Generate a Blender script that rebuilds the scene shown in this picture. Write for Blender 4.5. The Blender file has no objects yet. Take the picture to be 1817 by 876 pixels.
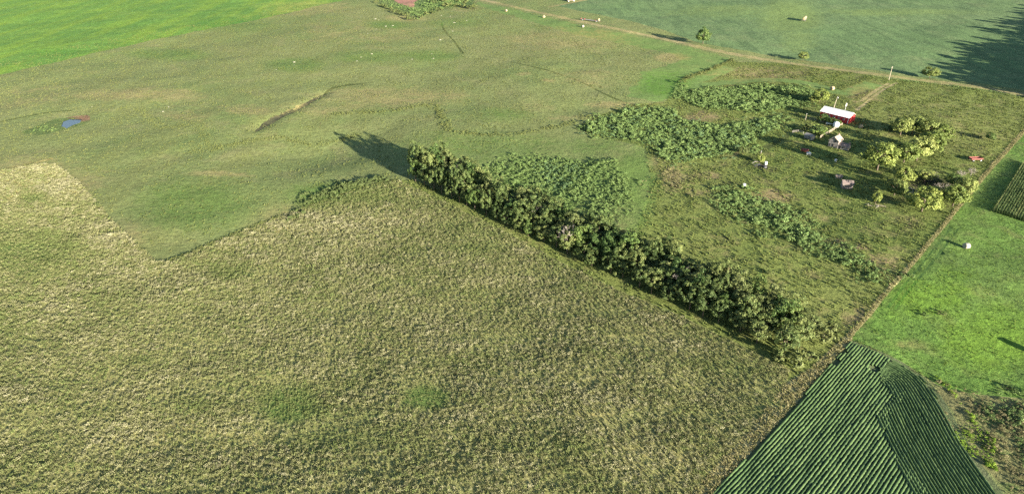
import bpy, bmesh, math, random
import numpy as np
from mathutils import Vector, Matrix
from mathutils.geometry import delaunay_2d_cdt

SC = bpy.context.scene
C = SC.collection
R = math.radians
rng = np.random.default_rng(7)
random.seed(7)

# ------------------------------------------------------------------ camera, sky, sun, exposure
FPX, PITCH, CAMH = 1167.0, R(28.9), 98.0            # focal length in photo pixels, tilt, drone height
cam = bpy.data.cameras.new('camera')
cam.sensor_width = 36.0
cam.lens = 36.0 * FPX / 1817.0
cam.clip_start, cam.clip_end = 0.5, 20000
camo = bpy.data.objects.new('camera', cam); C.objects.link(camo)
camo.location = (0, 0, CAMH); camo.rotation_euler = (R(90) - PITCH, 0, 0)
SC.camera = camo

SUN_EL, SUN_AZ = R(12.8), R(-52.0)                  # azimuth of the sun seen from the ground, from +X
w = bpy.data.worlds.new('World'); SC.world = w; w.use_nodes = True
nt = w.node_tree; nt.nodes.clear()
sky = nt.nodes.new('ShaderNodeTexSky'); sky.sky_type = 'NISHITA'; sky.sun_disc = False
sky.sun_elevation = SUN_EL; sky.sun_rotation = R(90) - SUN_AZ
sky.altitude = 400; sky.air_density = 1.0; sky.dust_density = 0.6; sky.ozone_density = 1.2
bg = nt.nodes.new('ShaderNodeBackground'); bg.inputs['Strength'].default_value = 0.055
wo = nt.nodes.new('ShaderNodeOutputWorld')
nt.links.new(sky.outputs[0], bg.inputs[0]); nt.links.new(bg.outputs[0], wo.inputs[0])

sun = bpy.data.lights.new('sun', 'SUN'); sun.energy = 5.0; sun.angle = R(0.55); sun.color = (1.0, 0.90, 0.74)
suno = bpy.data.objects.new('sun', sun); C.objects.link(suno)
to_sun = Vector((math.cos(SUN_AZ) * math.cos(SUN_EL), math.sin(SUN_AZ) * math.cos(SUN_EL), math.sin(SUN_EL)))
suno.rotation_euler = (-to_sun).to_track_quat('-Z', 'Y').to_euler()
suno.location = (0, 0, 300)

SC.view_settings.view_transform = 'Standard'; SC.view_settings.look = 'None'
SC.view_settings.gamma = 1.0; SC.view_settings.use_curve_mapping = False
SC.view_settings.exposure = 2.53
SC.render.engine = 'CYCLES'
SC.cycles.use_denoising = False
SC.cycles.max_bounces = 5; SC.cycles.diffuse_bounces = 3; SC.cycles.transmission_bounces = 3
SC.cycles.transparent_max_bounces = 6

# ------------------------------------------------------------------ terrain and mapping helpers
def smooth_noise(x, y, seed, scale):
    """sum of rotated sines: cheap smooth height / density noise, about -1..1"""
    r = np.random.default_rng(seed)
    out = np.zeros_like(np.asarray(x, float))
    amp, tot = 1.0, 0.0
    s = scale
    for o in range(4):
        for k in range(3):
            a = r.uniform(0, 2 * math.pi); p = r.uniform(0, 2 * math.pi); q = r.uniform(0, 2 * math.pi)
            fx, fy = math.cos(a) / s, math.sin(a) / s
            u = np.asarray(x) * fx + np.asarray(y) * fy
            v = -np.asarray(x) * fy + np.asarray(y) * fx
            out = out + amp * np.sin(u * 6.283 + p + 1.3 * np.sin(v * 3.9 + q)) / 3
        tot += amp; amp *= 0.55; s *= 0.5
    return out / tot * 1.6

def height(x, y):
    x = np.asarray(x, float); y = np.asarray(y, float)
    z = 1.1 * smooth_noise(x, y, 3, 190) + 0.12 * smooth_noise(x, y, 4, 22)
    z = z - 2.8 * np.exp(-((x + 76) ** 2 + (y - 268) ** 2) / (2 * 20.0 ** 2))      # creek hollow beyond the windbreak, sunk to lengthen the belt's shadow
    return z

def zat(x, y):
    return float(height(np.array([x]), np.array([y]))[0])

CT, ST = math.cos(PITCH), math.sin(PITCH)
def G(px, py):
    """a point of the photograph -> where that ray meets the terrain"""
    u, v = px - 908.5, py - 438.0
    d = (u, FPX * CT - v * ST, -FPX * ST - v * CT)
    z = 0.0
    for _ in range(4):
        t = (CAMH - z) / -d[2]
        x, y = d[0] * t, d[1] * t
        z = zat(x, y)
    return Vector((x, y, z))
def GL(pts): return [G(*p) for p in pts]
def m_per_px(px, py):
    p = G(px, py)
    return (p.y * CT + (CAMH - p.z) * ST) / FPX

def inside(poly, x, y):
    """vectorised point in polygon"""
    x = np.asarray(x); y = np.asarray(y)
    res = np.zeros(x.shape, bool)
    n = len(poly)
    for i in range(n):
        x0, y0 = poly[i][0], poly[i][1]; x1, y1 = poly[(i + 1) % n][0], poly[(i + 1) % n][1]
        if y0 == y1: continue
        c = ((y0 > y) != (y1 > y)) & (x < (x1 - x0) * (y - y0) / (y1 - y0) + x0)
        res ^= c
    return res

def dist_poly(line, x, y):
    """distance to a polyline, and the arc position 0..1"""
    x = np.asarray(x, float); y = np.asarray(y, float)
    best = np.full(x.shape, 1e9); arc = np.zeros(x.shape)
    n = len(line) - 1
    for i in range(n):
        ax, ay = line[i][0], line[i][1]; bx, by = line[i + 1][0], line[i + 1][1]
        dx, dy = bx - ax, by - ay
        t = np.clip(((x - ax) * dx + (y - ay) * dy) / (dx * dx + dy * dy + 1e-9), 0, 1)
        d = np.hypot(x - ax - t * dx, y - ay - t * dy)
        m = d < best
        best = np.where(m, d, best); arc = np.where(m, (i + t) / n, arc)
    return best, arc

def resample(line, step, jit=0.0, closed=False):
    pts = [Vector((p[0], p[1])) for p in line]
    if closed: pts = pts + [pts[0]]
    out = []
    for i in range(len(pts) - 1):
        a, b = pts[i], pts[i + 1]
        L = (b - a).length; k = max(1, int(L / step))
        nrm = Vector((-(b - a).y, (b - a).x)); nrm = nrm.normalized() if L > 0 else nrm
        for j in range(k):
            q = a.lerp(b, j / k)
            if jit: q = q + nrm * random.uniform(-jit, jit)
            out.append(q)
    if not closed: out.append(pts[-1])
    return out

def spline(pts, n=6):
    """Catmull-Rom through the points"""
    P = [Vector((p[0], p[1])) for p in pts]
    out = []
    for i in range(len(P) - 1):
        p0 = P[max(i - 1, 0)]; p1 = P[i]; p2 = P[i + 1]; p3 = P[min(i + 2, len(P) - 1)]
        for k in range(n):
            t = k / n
            out.append(0.5 * ((2 * p1) + (p2 - p0) * t + (2 * p0 - 5 * p1 + 4 * p2 - p3) * t * t + (3 * p1 - p0 - 3 * p2 + p3) * t ** 3))
    out.append(P[-1])
    return out

def ribbon(line, width, jit=0.15, step=3.0, taper=False):
    L = resample(line, step)
    a, b = [], []
    n = len(L)
    for i, p in enumerate(L):
        t = (L[min(i + 1, n - 1)] - L[max(i - 1, 0)]).normalized()
        nr = Vector((-t.y, t.x))
        wd = width * 0.5 * random.uniform(1 - jit, 1 + jit)
        if taper: wd *= max(0.12, math.sin(math.pi * (i + 0.5) / n) ** 0.6)
        a.append(p + nr * wd); b.append(p - nr * wd)
    return a + b[::-1]

# ------------------------------------------------------------------ object helpers
def mesh_np(name, V, F, mat=None, smooth=False, attrs=None):
    """V (n,3), F list or array of equal-length faces"""
    me = bpy.data.meshes.new(name)
    V = np.asarray(V, np.float32)
    if isinstance(F, np.ndarray):
        k = F.shape[1]
        me.vertices.add(len(V)); me.vertices.foreach_set('co', V.ravel())
        me.loops.add(F.size); me.loops.foreach_set('vertex_index', F.astype(np.int32).ravel())
        me.polygons.add(len(F)); me.polygons.foreach_set('loop_start', np.arange(0, F.size, k, dtype=np.int32))
        me.update(calc_edges=True)
    else:
        me.from_pydata(V.tolist(), [], F); me.update()
    if mat is not None: me.materials.append(mat)
    if smooth: me.polygons.foreach_set('use_smooth', np.ones(len(me.polygons), bool))
    for k, (dom, arr) in (attrs or {}).items():
        a = me.attributes.new(k, 'FLOAT', dom); a.data.foreach_set('value', np.asarray(arr, np.float32))
    return me

def obj(name, me, parent=None, loc=None, rz=0.0):
    o = bpy.data.objects.new(name, me); C.objects.link(o)
    if parent is not None: o.parent = parent
    if loc is not None: o.location = loc
    o.rotation_euler.z = rz
    return o

def tag(o, label, cat, group=None, kind=None):
    o['label'] = label; o['category'] = cat
    if group: o['group'] = group
    if kind: o['kind'] = kind
    return o

def thing(name, loc, rz, label, cat, group=None):
    o = obj(name, None, None, loc, rz)
    o.empty_display_size = 0.5
    return tag(o, label, cat, group)

def struct(o):
    o['kind'] = 'structure'; return o

class MB:
    """collects shapes for one mesh"""
    def __init__(s): s.v = []; s.f = []
    def add(s, V, F):
        n = len(s.v); s.v += [tuple(p) for p in V]; s.f += [[i + n for i in f] for f in F]; return s
    def box(s, c, d, rz=0.0, tilt=None):
        x, y, z = d[0] / 2, d[1] / 2, d[2] / 2
        V = [Vector((sx * x, sy * y, sz * z)) for sz in (-1, 1) for sx, sy in ((-1, -1), (1, -1), (1, 1), (-1, 1))]
        M = Matrix.Rotation(rz, 3, 'Z')
        if tilt is not None: M = M @ tilt
        V = [M @ p + Vector(c) for p in V]
        return s.add(V, [(3, 2, 1, 0), (4, 5, 6, 7), (0, 1, 5, 4), (1, 2, 6, 5), (2, 3, 7, 6), (3, 0, 4, 7)])
    def tube(s, pts, rad, n=8, cap=True):
        pts = [Vector(p) for p in pts]
        if not hasattr(rad, '__len__'): rad = [rad] * len(pts)
        rings = []
        base = len(s.v)
        for i, p in enumerate(pts):
            t = (pts[min(i + 1, len(pts) - 1)] - pts[max(i - 1, 0)]).normalized()
            a = t.orthogonal().normalized() if abs(t.z) < 0.9 else Vector((1, 0, 0))
            a = (a - t * a.dot(t)).normalized(); b = t.cross(a)
            for k in range(n):
                q = 2 * math.pi * k / n
                s.v.append(tuple(p + (a * math.cos(q) + b * math.sin(q)) * rad[i]))
        for i in range(len(pts) - 1):
            for k in range(n):
                s.f.append([base + i * n + k, base + i * n + (k + 1) % n, base + (i + 1) * n + (k + 1) % n, base + (i + 1) * n + k])
        if cap:
            s.f.append([base + k for k in range(n)][::-1]); e = base + (len(pts) - 1) * n; s.f.append([e + k for k in range(n)])
        return s
    def lathe(s, prof, n=16, c=(0, 0, 0)):
        base = len(s.v)
        for r, z in prof:
            for k in range(n):
                q = 2 * math.pi * k / n
                s.v.append((c[0] + r * math.cos(q), c[1] + r * math.sin(q), c[2] + z))
        for i in range(len(prof) - 1):
            for k in range(n):
                s.f.append([base + i * n + k, base + i * n + (k + 1) % n, base + (i + 1) * n + (k + 1) % n, base + (i + 1) * n + k])
        s.f.append([base + k for k in range(n)][::-1]); e = base + (len(prof) - 1) * n; s.f.append([e + k for k in range(n)])
        return s
    def prism(s, poly, thick, axis_n):
        """planar polygon (3D points) extruded along axis_n*thick"""
        n = len(poly); P = [Vector(p) for p in poly]; Q = [p + Vector(axis_n) * thick for p in P]
        F = [list(range(n))[::-1], [n + i for i in range(n)]] + [[i, (i + 1) % n, n + (i + 1) % n, n + i] for i in range(n)]
        return s.add(P + Q, F)
    def build(s, name, mat, parent=None, smooth=False, **k):
        me = mesh_np(name, s.v, s.f, mat, smooth)
        bm = bmesh.new(); bm.from_mesh(me); bmesh.ops.recalc_face_normals(bm, faces=bm.faces); bm.to_mesh(me); bm.free()
        return obj(name, me, parent, **k)

# ------------------------------------------------------------------ materials
MATS = {}
class NB:
    def __init__(s, name):
        s.m = bpy.data.materials.new(name); s.m.use_nodes = True; s.t = s.m.node_tree; s.t.nodes.clear()
        MATS[name] = s.m
    def n(s, t, **k):
        nd = s.t.nodes.new(t)
        for a, b in k.items(): setattr(nd, a, b)
        return nd
    def put(s, v, sock):
        if isinstance(v, bpy.types.NodeSocket): s.t.links.new(v, sock)
        elif v is not None:
            if isinstance(v, (tuple, list)) and len(v) == 3 and sock.type == 'RGBA': v = (*v, 1)
            sock.default_value = v
    def coord(s, sc=(1, 1, 1), rot=(0, 0, 0), kind='Object'):
        tc = s.n('ShaderNodeTexCoord'); mp = s.n('ShaderNodeMapping')
        s.t.links.new(tc.outputs[kind], mp.inputs[0])
        mp.inputs['Scale'].default_value = sc; mp.inputs['Rotation'].default_value = rot
        return mp.outputs[0]
    def noise(s, co, scale, detail=4, rough=0.55, dist=0.0):
        nd = s.n('ShaderNodeTexNoise'); s.put(co, nd.inputs['Vector'])
        nd.inputs['Scale'].default_value = scale; nd.inputs['Detail'].default_value = detail
        nd.inputs['Roughness'].default_value = rough; nd.inputs['Distortion'].default_value = dist
        return nd.outputs['Fac']
    def voro(s, co, scale, feat='F1', out='Distance'):
        nd = s.n('ShaderNodeTexVoronoi', feature=feat); s.put(co, nd.inputs['Vector']); nd.inputs['Scale'].default_value = scale
        return nd.outputs[out]
    def rng(s, v, a, b, c=0.0, d=1.0, smooth=True):
        nd = s.n('ShaderNodeMapRange', interpolation_type='SMOOTHSTEP' if smooth else 'LINEAR')
        s.put(v, nd.inputs['Value'])
        for k, x in zip(('From Min', 'From Max', 'To Min', 'To Max'), (a, b, c, d)): nd.inputs[k].default_value = x
        return nd.outputs['Result']
    def mix(s, f, a, b, mode='MIX'):
        nd = s.n('ShaderNodeMix', data_type='RGBA', blend_type=mode)
        s.put(f, nd.inputs[0]); s.put(a, nd.inputs[6]); s.put(b, nd.inputs[7])
        return nd.outputs[2]
    def math(s, op, a, b=None):
        nd = s.n('ShaderNodeMath', operation=op); s.put(a, nd.inputs[0])
        if b is not None: s.put(b, nd.inputs[1])
        return nd.outputs[0]
    def attr(s, name, kind='GEOMETRY'):
        nd = s.n('ShaderNodeAttribute', attribute_name=name, attribute_type=kind); return nd.outputs['Fac']
    def bump(s, h, strength, dist):
        nd = s.n('ShaderNodeBump'); s.put(h, nd.inputs['Height']); nd.inputs['Strength'].default_value = strength; nd.inputs['Distance'].default_value = dist
        return nd.outputs[0]
    def out(s, col, rough=0.9, normal=None, spec=0.2, metal=0.0, trans=0.0, emit=None):
        p = s.n('ShaderNodeBsdfPrincipled'); s.put(col, p.inputs['Base Color']); s.put(rough, p.inputs['Roughness'])
        p.inputs['Specular IOR Level'].default_value = spec; p.inputs['Metallic'].default_value = metal
        if normal is not None: s.put(normal, p.inputs['Normal'])
        o = s.n('ShaderNodeOutputMaterial'); sh = p.outputs[0]
        if trans > 0:
            tr = s.n('ShaderNodeBsdfTranslucent'); s.put(col, tr.inputs['Color'])
            mx = s.n('ShaderNodeMixShader'); mx.inputs[0].default_value = trans
            s.t.links.new(p.outputs[0], mx.inputs[1]); s.t.links.new(tr.outputs[0], mx.inputs[2]); sh = mx.outputs[0]
        s.t.links.new(sh, o.inputs[0]); return s.m

def mat_grass(name, a, b, c, dry=(0.30, 0.25, 0.10), lush=(0.07, 0.15, 0.02), mud=(0.035, 0.03, 0.022),
              big=0.012, mid=0.09, fine=1.6, bump=0.5, bdist=0.35, streak=None):
    """ground cover: broad drift a-b, patches of c, fine mottling; dry / lush / mud are per-vertex patch weights"""
    n = NB(name); co = n.coord()
    d1 = n.noise(co, big, 5, 0.6, 0.4); d2 = n.noise(co, mid, 5, 0.65, 0.6)
    col = n.mix(n.rng(d1, 0.36, 0.64), a, b)
    col = n.mix(n.math('MULTIPLY', n.rng(d2, 0.48, 0.72), 0.8), col, c)
    if streak:
        cs = n.coord((1, 0.16, 1), (0, 0, R(streak[0]))); ds = n.noise(cs, streak[1], 4, 0.6)
        col = n.mix(n.math('MULTIPLY', n.rng(ds, 0.42, 0.66), streak[3]), col, streak[2])
    d4 = n.noise(co, 0.33, 4, 0.6)
    jag = n.math('MULTIPLY', n.math('SUBTRACT', n.math('ADD', d2, d4), 1.0), 1.1)
    def patch(att, colr, col):
        f = n.math('ADD', n.attr(att), n.math('MULTIPLY', jag, n.rng(n.attr(att), 0, 0.35)))
        return n.mix(n.rng(f, 0.12, 0.95, 0, 0.95), col, colr)
    col = patch('dry', dry, col); col = patch('lush', lush, col); col = patch('mud', mud, col)
    d3 = n.noise(co, fine, 6, 0.72); d5 = n.noise(co, fine * 0.28, 4, 0.65)
    lum = n.math('ADD', n.rng(d3, 0.28, 0.72, 0.62, 1.38, False), n.rng(d5, 0.3, 0.7, -0.22, 0.22, False))
    col = n.mix(1.0, col, n.n('ShaderNodeCombineColor').outputs[0], 'MULTIPLY') if False else col
    cc = n.n('ShaderNodeHueSaturation'); n.put(col, cc.inputs['Color']); n.put(lum, cc.inputs['Value'])
    h = n.math('ADD', d3, n.math('MULTIPLY', d5, 1.5))
    return n.out(cc.outputs[0], 0.95, n.bump(h, bump, bdist), 0.08)

mat_grass('tall_field_soil', (0.170, 0.168, 0.066), (0.148, 0.160, 0.056), (0.20, 0.18, 0.08), lush=(0.075, 0.115, 0.030), fine=2.5, bump=0.6)
mat_grass('pasture', (0.132, 0.150, 0.058), (0.104, 0.136, 0.046), (0.150, 0.152, 0.066), dry=(0.195, 0.172, 0.075), lush=(0.080, 0.125, 0.032), bump=0.75, mid=0.05, streak=(70, 0.07, (0.118, 0.132, 0.048), .7))
mat_grass('rough', (0.112, 0.132, 0.038), (0.092, 0.122, 0.030), (0.135, 0.122, 0.052), dry=(0.185, 0.145, 0.075), lush=(0.075, 0.125, 0.030), mid=0.12, bump=0.75)
mat_grass('green_field', (0.090, 0.172, 0.032), (0.070, 0.142, 0.028), (0.125, 0.200, 0.036), lush=(0.05, 0.135, 0.02), dry=(0.2, 0.22, 0.05),
          big=0.006, mid=0.03, fine=0.9, bump=0.7, streak=(80, 0.06, (0.15, 0.22, 0.025), 0.5))
mat_grass('bean_field', (0.086, 0.138, 0.054), (0.096, 0.142, 0.060), (0.106, 0.138, 0.062), lush=(0.112, 0.158, 0.052), dry=(0.15, 0.16, 0.06),
          big=0.008, mid=0.03, fine=0.8, bump=0.7, streak=(-45, 0.14, (0.062, 0.100, 0.042), 0.75))
mat_grass('mown', (0.105, 0.155, 0.046), (0.090, 0.142, 0.040), (0.128, 0.155, 0.052), dry=(0.19, 0.17, 0.06), fine=1.2, bump=0.35)
mat_grass('meadow', (0.076, 0.138, 0.028), (0.084, 0.132, 0.032), (0.106, 0.128, 0.042), dry=(0.14, 0.135, 0.05), lush=(0.088, 0.155, 0.022), mid=0.09, fine=1.1, bump=0.8, streak=(-20, 0.22, (0.070, 0.112, 0.030), .6))
mat_grass('margin', (0.24, 0.22, 0.11), (0.19, 0.18, 0.08), (0.14, 0.145, 0.052), fine=2.2, bump=0.6)
mat_grass('track', (0.24, 0.205, 0.105), (0.18, 0.165, 0.07), (0.10, 0.12, 0.035), fine=1.5, bump=0.5, mid=0.2)
mat_grass('brown_rough', (0.125, 0.125, 0.054), (0.080, 0.115, 0.034), (0.062, 0.11, 0.028), fine=1.8, bump=0.9, mid=0.16)
mat_grass('crop_soil', (0.075, 0.096, 0.044), (0.068, 0.090, 0.040), (0.09, 0.098, 0.056), fine=3, bump=0.6)
mat_grass('mud', (0.045, 0.046, 0.030), (0.06, 0.06, 0.034), (0.085, 0.09, 0.036), fine=1.5, bump=0.8)
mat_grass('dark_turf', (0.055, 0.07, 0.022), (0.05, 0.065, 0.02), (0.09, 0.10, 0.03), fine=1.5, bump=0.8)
mat_grass('dark_meadow', (0.040, 0.085, 0.020), (0.05, 0.09, 0.024), (0.07, 0.10, 0.03), fine=1.5, bump=0.8)
mat_grass('marsh_turf', (0.065, 0.105, 0.032), (0.10, 0.12, 0.042), (0.06, 0.085, 0.028), dry=(0.16, 0.095, 0.06), fine=1.2, bump=0.8, mid=0.15)
mat_grass('red_mud', (0.25, 0.135, 0.095), (0.20, 0.10, 0.085), (0.12, 0.12, 0.05), fine=0.7, bump=0.3, mid=0.1)

n = NB('water'); cw = n.coord()
n.out((0.020, 0.024, 0.026), 0.22, n.bump(n.noise(cw, 1.3, 3), 0.35, 0.05), 0.28)

def mat_leaf(name, dark, mid, light, trans=0.22, inst=False):
    n = NB(name)
    sh = n.attr('shade')
    if inst: rnd = n.attr('tint', 'INSTANCER')
    else:
        oi = n.n('ShaderNodeObjectInfo'); rnd = oi.outputs['Random']
    f = n.math('ADD', n.math('MULTIPLY', sh, 0.62), n.math('MULTIPLY', rnd, 0.38))
    cr = n.n('ShaderNodeValToRGB'); n.put(f, cr.inputs[0])
    e = cr.color_ramp.elements; e[0].position = 0.12; e[0].color = (*dark, 1); e[1].position = 0.88; e[1].color = (*light, 1)
    x = cr.color_ramp.elements.new(0.5); x.color = (*mid, 1)
    return n.out(cr.outputs[0], 0.65, None, 0.25, 0, trans)

mat_leaf('leaf_windbreak', (0.032, 0.056, 0.015), (0.068, 0.100, 0.027), (0.150, 0.172, 0.054))
mat_leaf('leaf_olive', (0.048, 0.068, 0.020), (0.092, 0.115, 0.036), (0.165, 0.185, 0.066))
mat_leaf('leaf_farm', (0.075, 0.105, 0.026), (0.140, 0.175, 0.044), (0.235, 0.260, 0.075))
mat_leaf('leaf_green', (0.028, 0.058, 0.014), (0.058, 0.100, 0.024), (0.12, 0.165, 0.038))
mat_leaf('leaf_yellow', (0.066, 0.100, 0.020), (0.122, 0.162, 0.034), (0.215, 0.245, 0.058))
mat_leaf('leaf_grey', (0.085, 0.085, 0.055), (0.14, 0.135, 0.085), (0.22, 0.205, 0.14), 0.1)
mat_leaf('leaf_dark', (0.008, 0.018, 0.008), (0.014, 0.026, 0.010), (0.03, 0.045, 0.016))
mat_leaf('weed_leaf', (0.068, 0.116, 0.034), (0.108, 0.170, 0.050), (0.180, 0.240, 0.078), inst=True)
mat_leaf('weed_blue', (0.055, 0.105, 0.045), (0.085, 0.145, 0.060), (0.13, 0.195, 0.085), inst=True)
mat_leaf('weed_olive', (0.055, 0.072, 0.020), (0.105, 0.13, 0.038), (0.19, 0.20, 0.065), inst=True)
mat_leaf('weed_brown', (0.085, 0.08, 0.035), (0.14, 0.13, 0.06), (0.22, 0.195, 0.10), inst=True)
mat_leaf('weed_lime', (0.07, 0.14, 0.012), (0.13, 0.22, 0.016), (0.22, 0.30, 0.03), inst=True)
mat_leaf('crop_leaf', (0.042, 0.078, 0.026), (0.064, 0.108, 0.036), (0.086, 0.130, 0.046), 0.15)
mat_leaf('corn_leaf', (0.034, 0.066, 0.020), (0.062, 0.100, 0.030), (0.115, 0.130, 0.045), 0.15)
mat_leaf('weed_dark', (0.045, 0.068, 0.022), (0.070, 0.098, 0.030), (0.105, 0.130, 0.044), inst=True)  # dark rank grass, with part of its own shadow put into the leaf colour

def mat_blade(name, low, tipA, tipB, tipC):
    """grass blades: green foot, tip colour by tuft (seed heads)"""
    n = NB(name); t = n.attr('tip'); r = n.attr('tint', 'INSTANCER')
    cr = n.n('ShaderNodeValToRGB'); n.put(r, cr.inputs[0]); e = cr.color_ramp.elements
    e[0].position = 0.05; e[0].color = (*tipA, 1); e[1].position = 0.95; e[1].color = (*tipC, 1)
    x = cr.color_ramp.elements.new(0.5); x.color = (*tipB, 1)
    return n.out(n.mix(n.rng(t, 0.1, 0.75), low, cr.outputs[0]), 0.8, None, 0.12, 0, 0.25)
mat_blade('blade_tall', (0.146, 0.158, 0.064), (0.118, 0.150, 0.050), (0.182, 0.185, 0.084), (0.29, 0.278, 0.170))
mat_blade('blade_pasture', (0.115, 0.135, 0.042), (0.085, 0.122, 0.032), (0.125, 0.142, 0.048), (0.17, 0.165, 0.07))
mat_blade('blade_meadow', (0.080, 0.135, 0.030), (0.070, 0.125, 0.028), (0.100, 0.155, 0.030), (0.14, 0.18, 0.038))
mat_blade('blade_margin', (0.13, 0.13, 0.05), (0.12, 0.135, 0.046), (0.205, 0.19, 0.088), (0.30, 0.265, 0.145))

def mat_plain(name, col, rough=0.7, var=0.25, sc=2.0, spec=0.3, metal=0.0, stretch=(1, 1, 1), dirt=None):
    n = NB(name); co = n.coord(stretch)
    d = n.noise(co, sc, 5, 0.65)
    c = n.mix(n.rng(d, 0.3, 0.7), tuple(x * (1 - var) for x in col), tuple(min(1, x * (1 + var)) for x in col))
    if dirt: c = n.mix(n.rng(n.noise(co, sc * 0.6, 6, 0.7), 0.5, 0.72), c, dirt)
    return n.out(c, rough, n.bump(d, 0.2, 0.02), spec, metal)
mat_plain('barn_red', (0.44, 0.030, 0.032), 0.6, 0.12, 1.2, stretch=(1, 1, 0.2))
mat_plain('barn_roof', (0.66, 0.66, 0.67), 0.45, 0.05, 0.6, spec=0.4)
mat_plain('white_paint', (0.55, 0.54, 0.51), 0.55, 0.08, 2)
mat_plain('trim_peach', (0.38, 0.22, 0.16), 0.6, 0.1, 2)
mat_plain('dark_open', (0.012, 0.012, 0.012), 0.6, 0.1, 2)
mat_plain('glass', (0.03, 0.04, 0.05), 0.12, 0.1, 1, spec=0.6)
mat_plain('old_wood', (0.20, 0.185, 0.17), 0.9, 0.3, 3, stretch=(1, 1, 0.15), dirt=(0.15, 0.135, 0.12))
mat_plain('old_wood_dark', (0.15, 0.13, 0.115), 0.9, 0.3, 3, stretch=(1, 1, 0.15), dirt=(0.09, 0.08, 0.075))
mat_plain('pale_wood', (0.29, 0.25, 0.19), 0.85, 0.25, 3)
mat_plain('shingle', (0.23, 0.175, 0.14), 0.9, 0.25, 5, dirt=(0.22, 0.17, 0.13))
mat_plain('shingle_dark', (0.14, 0.11, 0.10), 0.9, 0.3, 5, dirt=(0.2, 0.16, 0.14))
mat_plain('brick', (0.25, 0.18, 0.145), 0.9, 0.25, 6)
mat_plain('rust_red', (0.13, 0.036, 0.03), 0.7, 0.3, 3, dirt=(0.10, 0.045, 0.03))
mat_plain('galvanised', (0.50, 0.51, 0.52), 0.4, 0.15, 2, spec=0.5, metal=0.3)
mat_plain('rubber', (0.02, 0.02, 0.02), 0.8, 0.1, 3)
mat_plain('hay', (0.28, 0.22, 0.13), 0.95, 0.3, 9, spec=0.05)
mat_plain('hay_end', (0.30, 0.24, 0.155), 0.95, 0.25, 12, spec=0.05)
mat_plain('hay_grey', (0.25, 0.23, 0.185), 0.95, 0.25, 9, spec=0.05)
mat_plain('bark', (0.095, 0.075, 0.055), 0.95, 0.35, 6, stretch=(1, 1, 0.3))
mat_plain('bark_grey', (0.27, 0.24, 0.21), 0.95, 0.3, 6, stretch=(1, 1, 0.3))
mat_plain('pole_wood', (0.27, 0.235, 0.18), 0.9, 0.2, 3, stretch=(1, 1, 0.2))
mat_plain('stone', (0.26, 0.25, 0.19), 0.9, 0.2, 2.5)
mat_plain('dark_metal', (0.05, 0.05, 0.055), 0.5, 0.2, 3)
M = MATS

def ordinal(k):
    small = ['first', 'second', 'third', 'fourth', 'fifth', 'sixth', 'seventh', 'eighth', 'ninth', 'tenth', 'eleventh', 'twelfth', 'thirteenth',
             'fourteenth', 'fifteenth', 'sixteenth', 'seventeenth', 'eighteenth', 'nineteenth']
    if k < 20: return small[k - 1]
    tens = ['', '', 'twenty', 'thirty', 'forty', 'fifty']; t, u = divmod(k, 10)
    return tens[t][:-1] + 'ieth' if u == 0 else tens[t] + '-' + small[u - 1]

# ------------------------------------------------------------------ the ground, cut into its fields
def proj(x, y, z=0.0):
    x = np.asarray(x, float); y = np.asarray(y, float)
    zz = z - CAMH
    dep = y * CT - zz * ST; dn = -y * ST - zz * CT
    dep = np.maximum(dep, 1.0)
    return 908.5 + FPX * x / dep, 438.0 + FPX * dn / dep

def blobs(x, y, lst):
    px, py = proj(x, y)
    out = np.zeros_like(px)
    for cx, cy, rx, ry, wgt in lst:
        d = np.hypot((px - cx) / rx, (py - cy) / ry)
        t = np.clip(1.25 - d * 0.8, 0, 1)
        out = np.maximum(out, wgt * t * t * (3 - 2 * t))
    return out

DRY = [(235, 172, 150, 14, .8), (440, 197, 60, 14, .7), (340, 208, 60, 14, .6), (700, 172, 150, 20, .8), (560, 190, 80, 14, .6), (540, 14, 100, 14, .7), (640, 62, 150, 26, .5),
       (1010, 72, 130, 24, .7), (1190, 102, 36, 9, 1.0), (1085, 186, 50, 7, .9), (385, 309, 70, 6, .9), (430, 345, 40, 14, .4), (930, 135, 18, 4, 1), (970, 146, 14, 3, .9),
       (60, 170, 100, 30, .5), (930, 190, 60, 12, .5), (720, 32, 60, 6, .6), (830, 15, 40, 6, .5), (500, 240, 60, 10, .4), (1050, 140, 80, 20, .5),
       (1245, 206, 36, 9, 1), (1192, 318, 22, 22, 1), (1160, 292, 16, 18, .9), (1370, 346, 50, 13, 1), (1440, 385, 50, 10, .6), (1527, 441, 18, 6, 1.2), (1480, 430, 30, 10, .8),
       (1570, 465, 40, 16, .8), (1330, 395, 20, 6, .9), (1410, 440, 60, 8, .5), (1290, 480, 16, 8, .8), (1360, 130, 110, 14, .7), (1240, 345, 30, 8, .7), (1530, 170, 30, 20, .8),
       (1600, 392, 60, 10, .6), (1260, 255, 20, 8, .7), (1300, 270, 24, 7, .8), (1700, 250, 80, 40, .35), (1520, 560, 30, 20, .7), (1250, 310, 40, 8, .8), (1010, 210, 40, 6, .8),
       (1690, 570, 14, 12, .7), (1770, 640, 30, 8, .6), (1600, 610, 50, 14, .45), (1730, 520, 60, 14, .35),
       (70, 320, 130, 50, .75), (200, 420, 70, 40, .55), (560, 395, 150, 45, .8), (250, 490, 80, 20, .5), (330, 780, 200, 40, .45), (1000, 700, 260, 60, .5), (1180, 790, 100, 50, .5), (700, 600, 200, 40, .35)]
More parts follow.
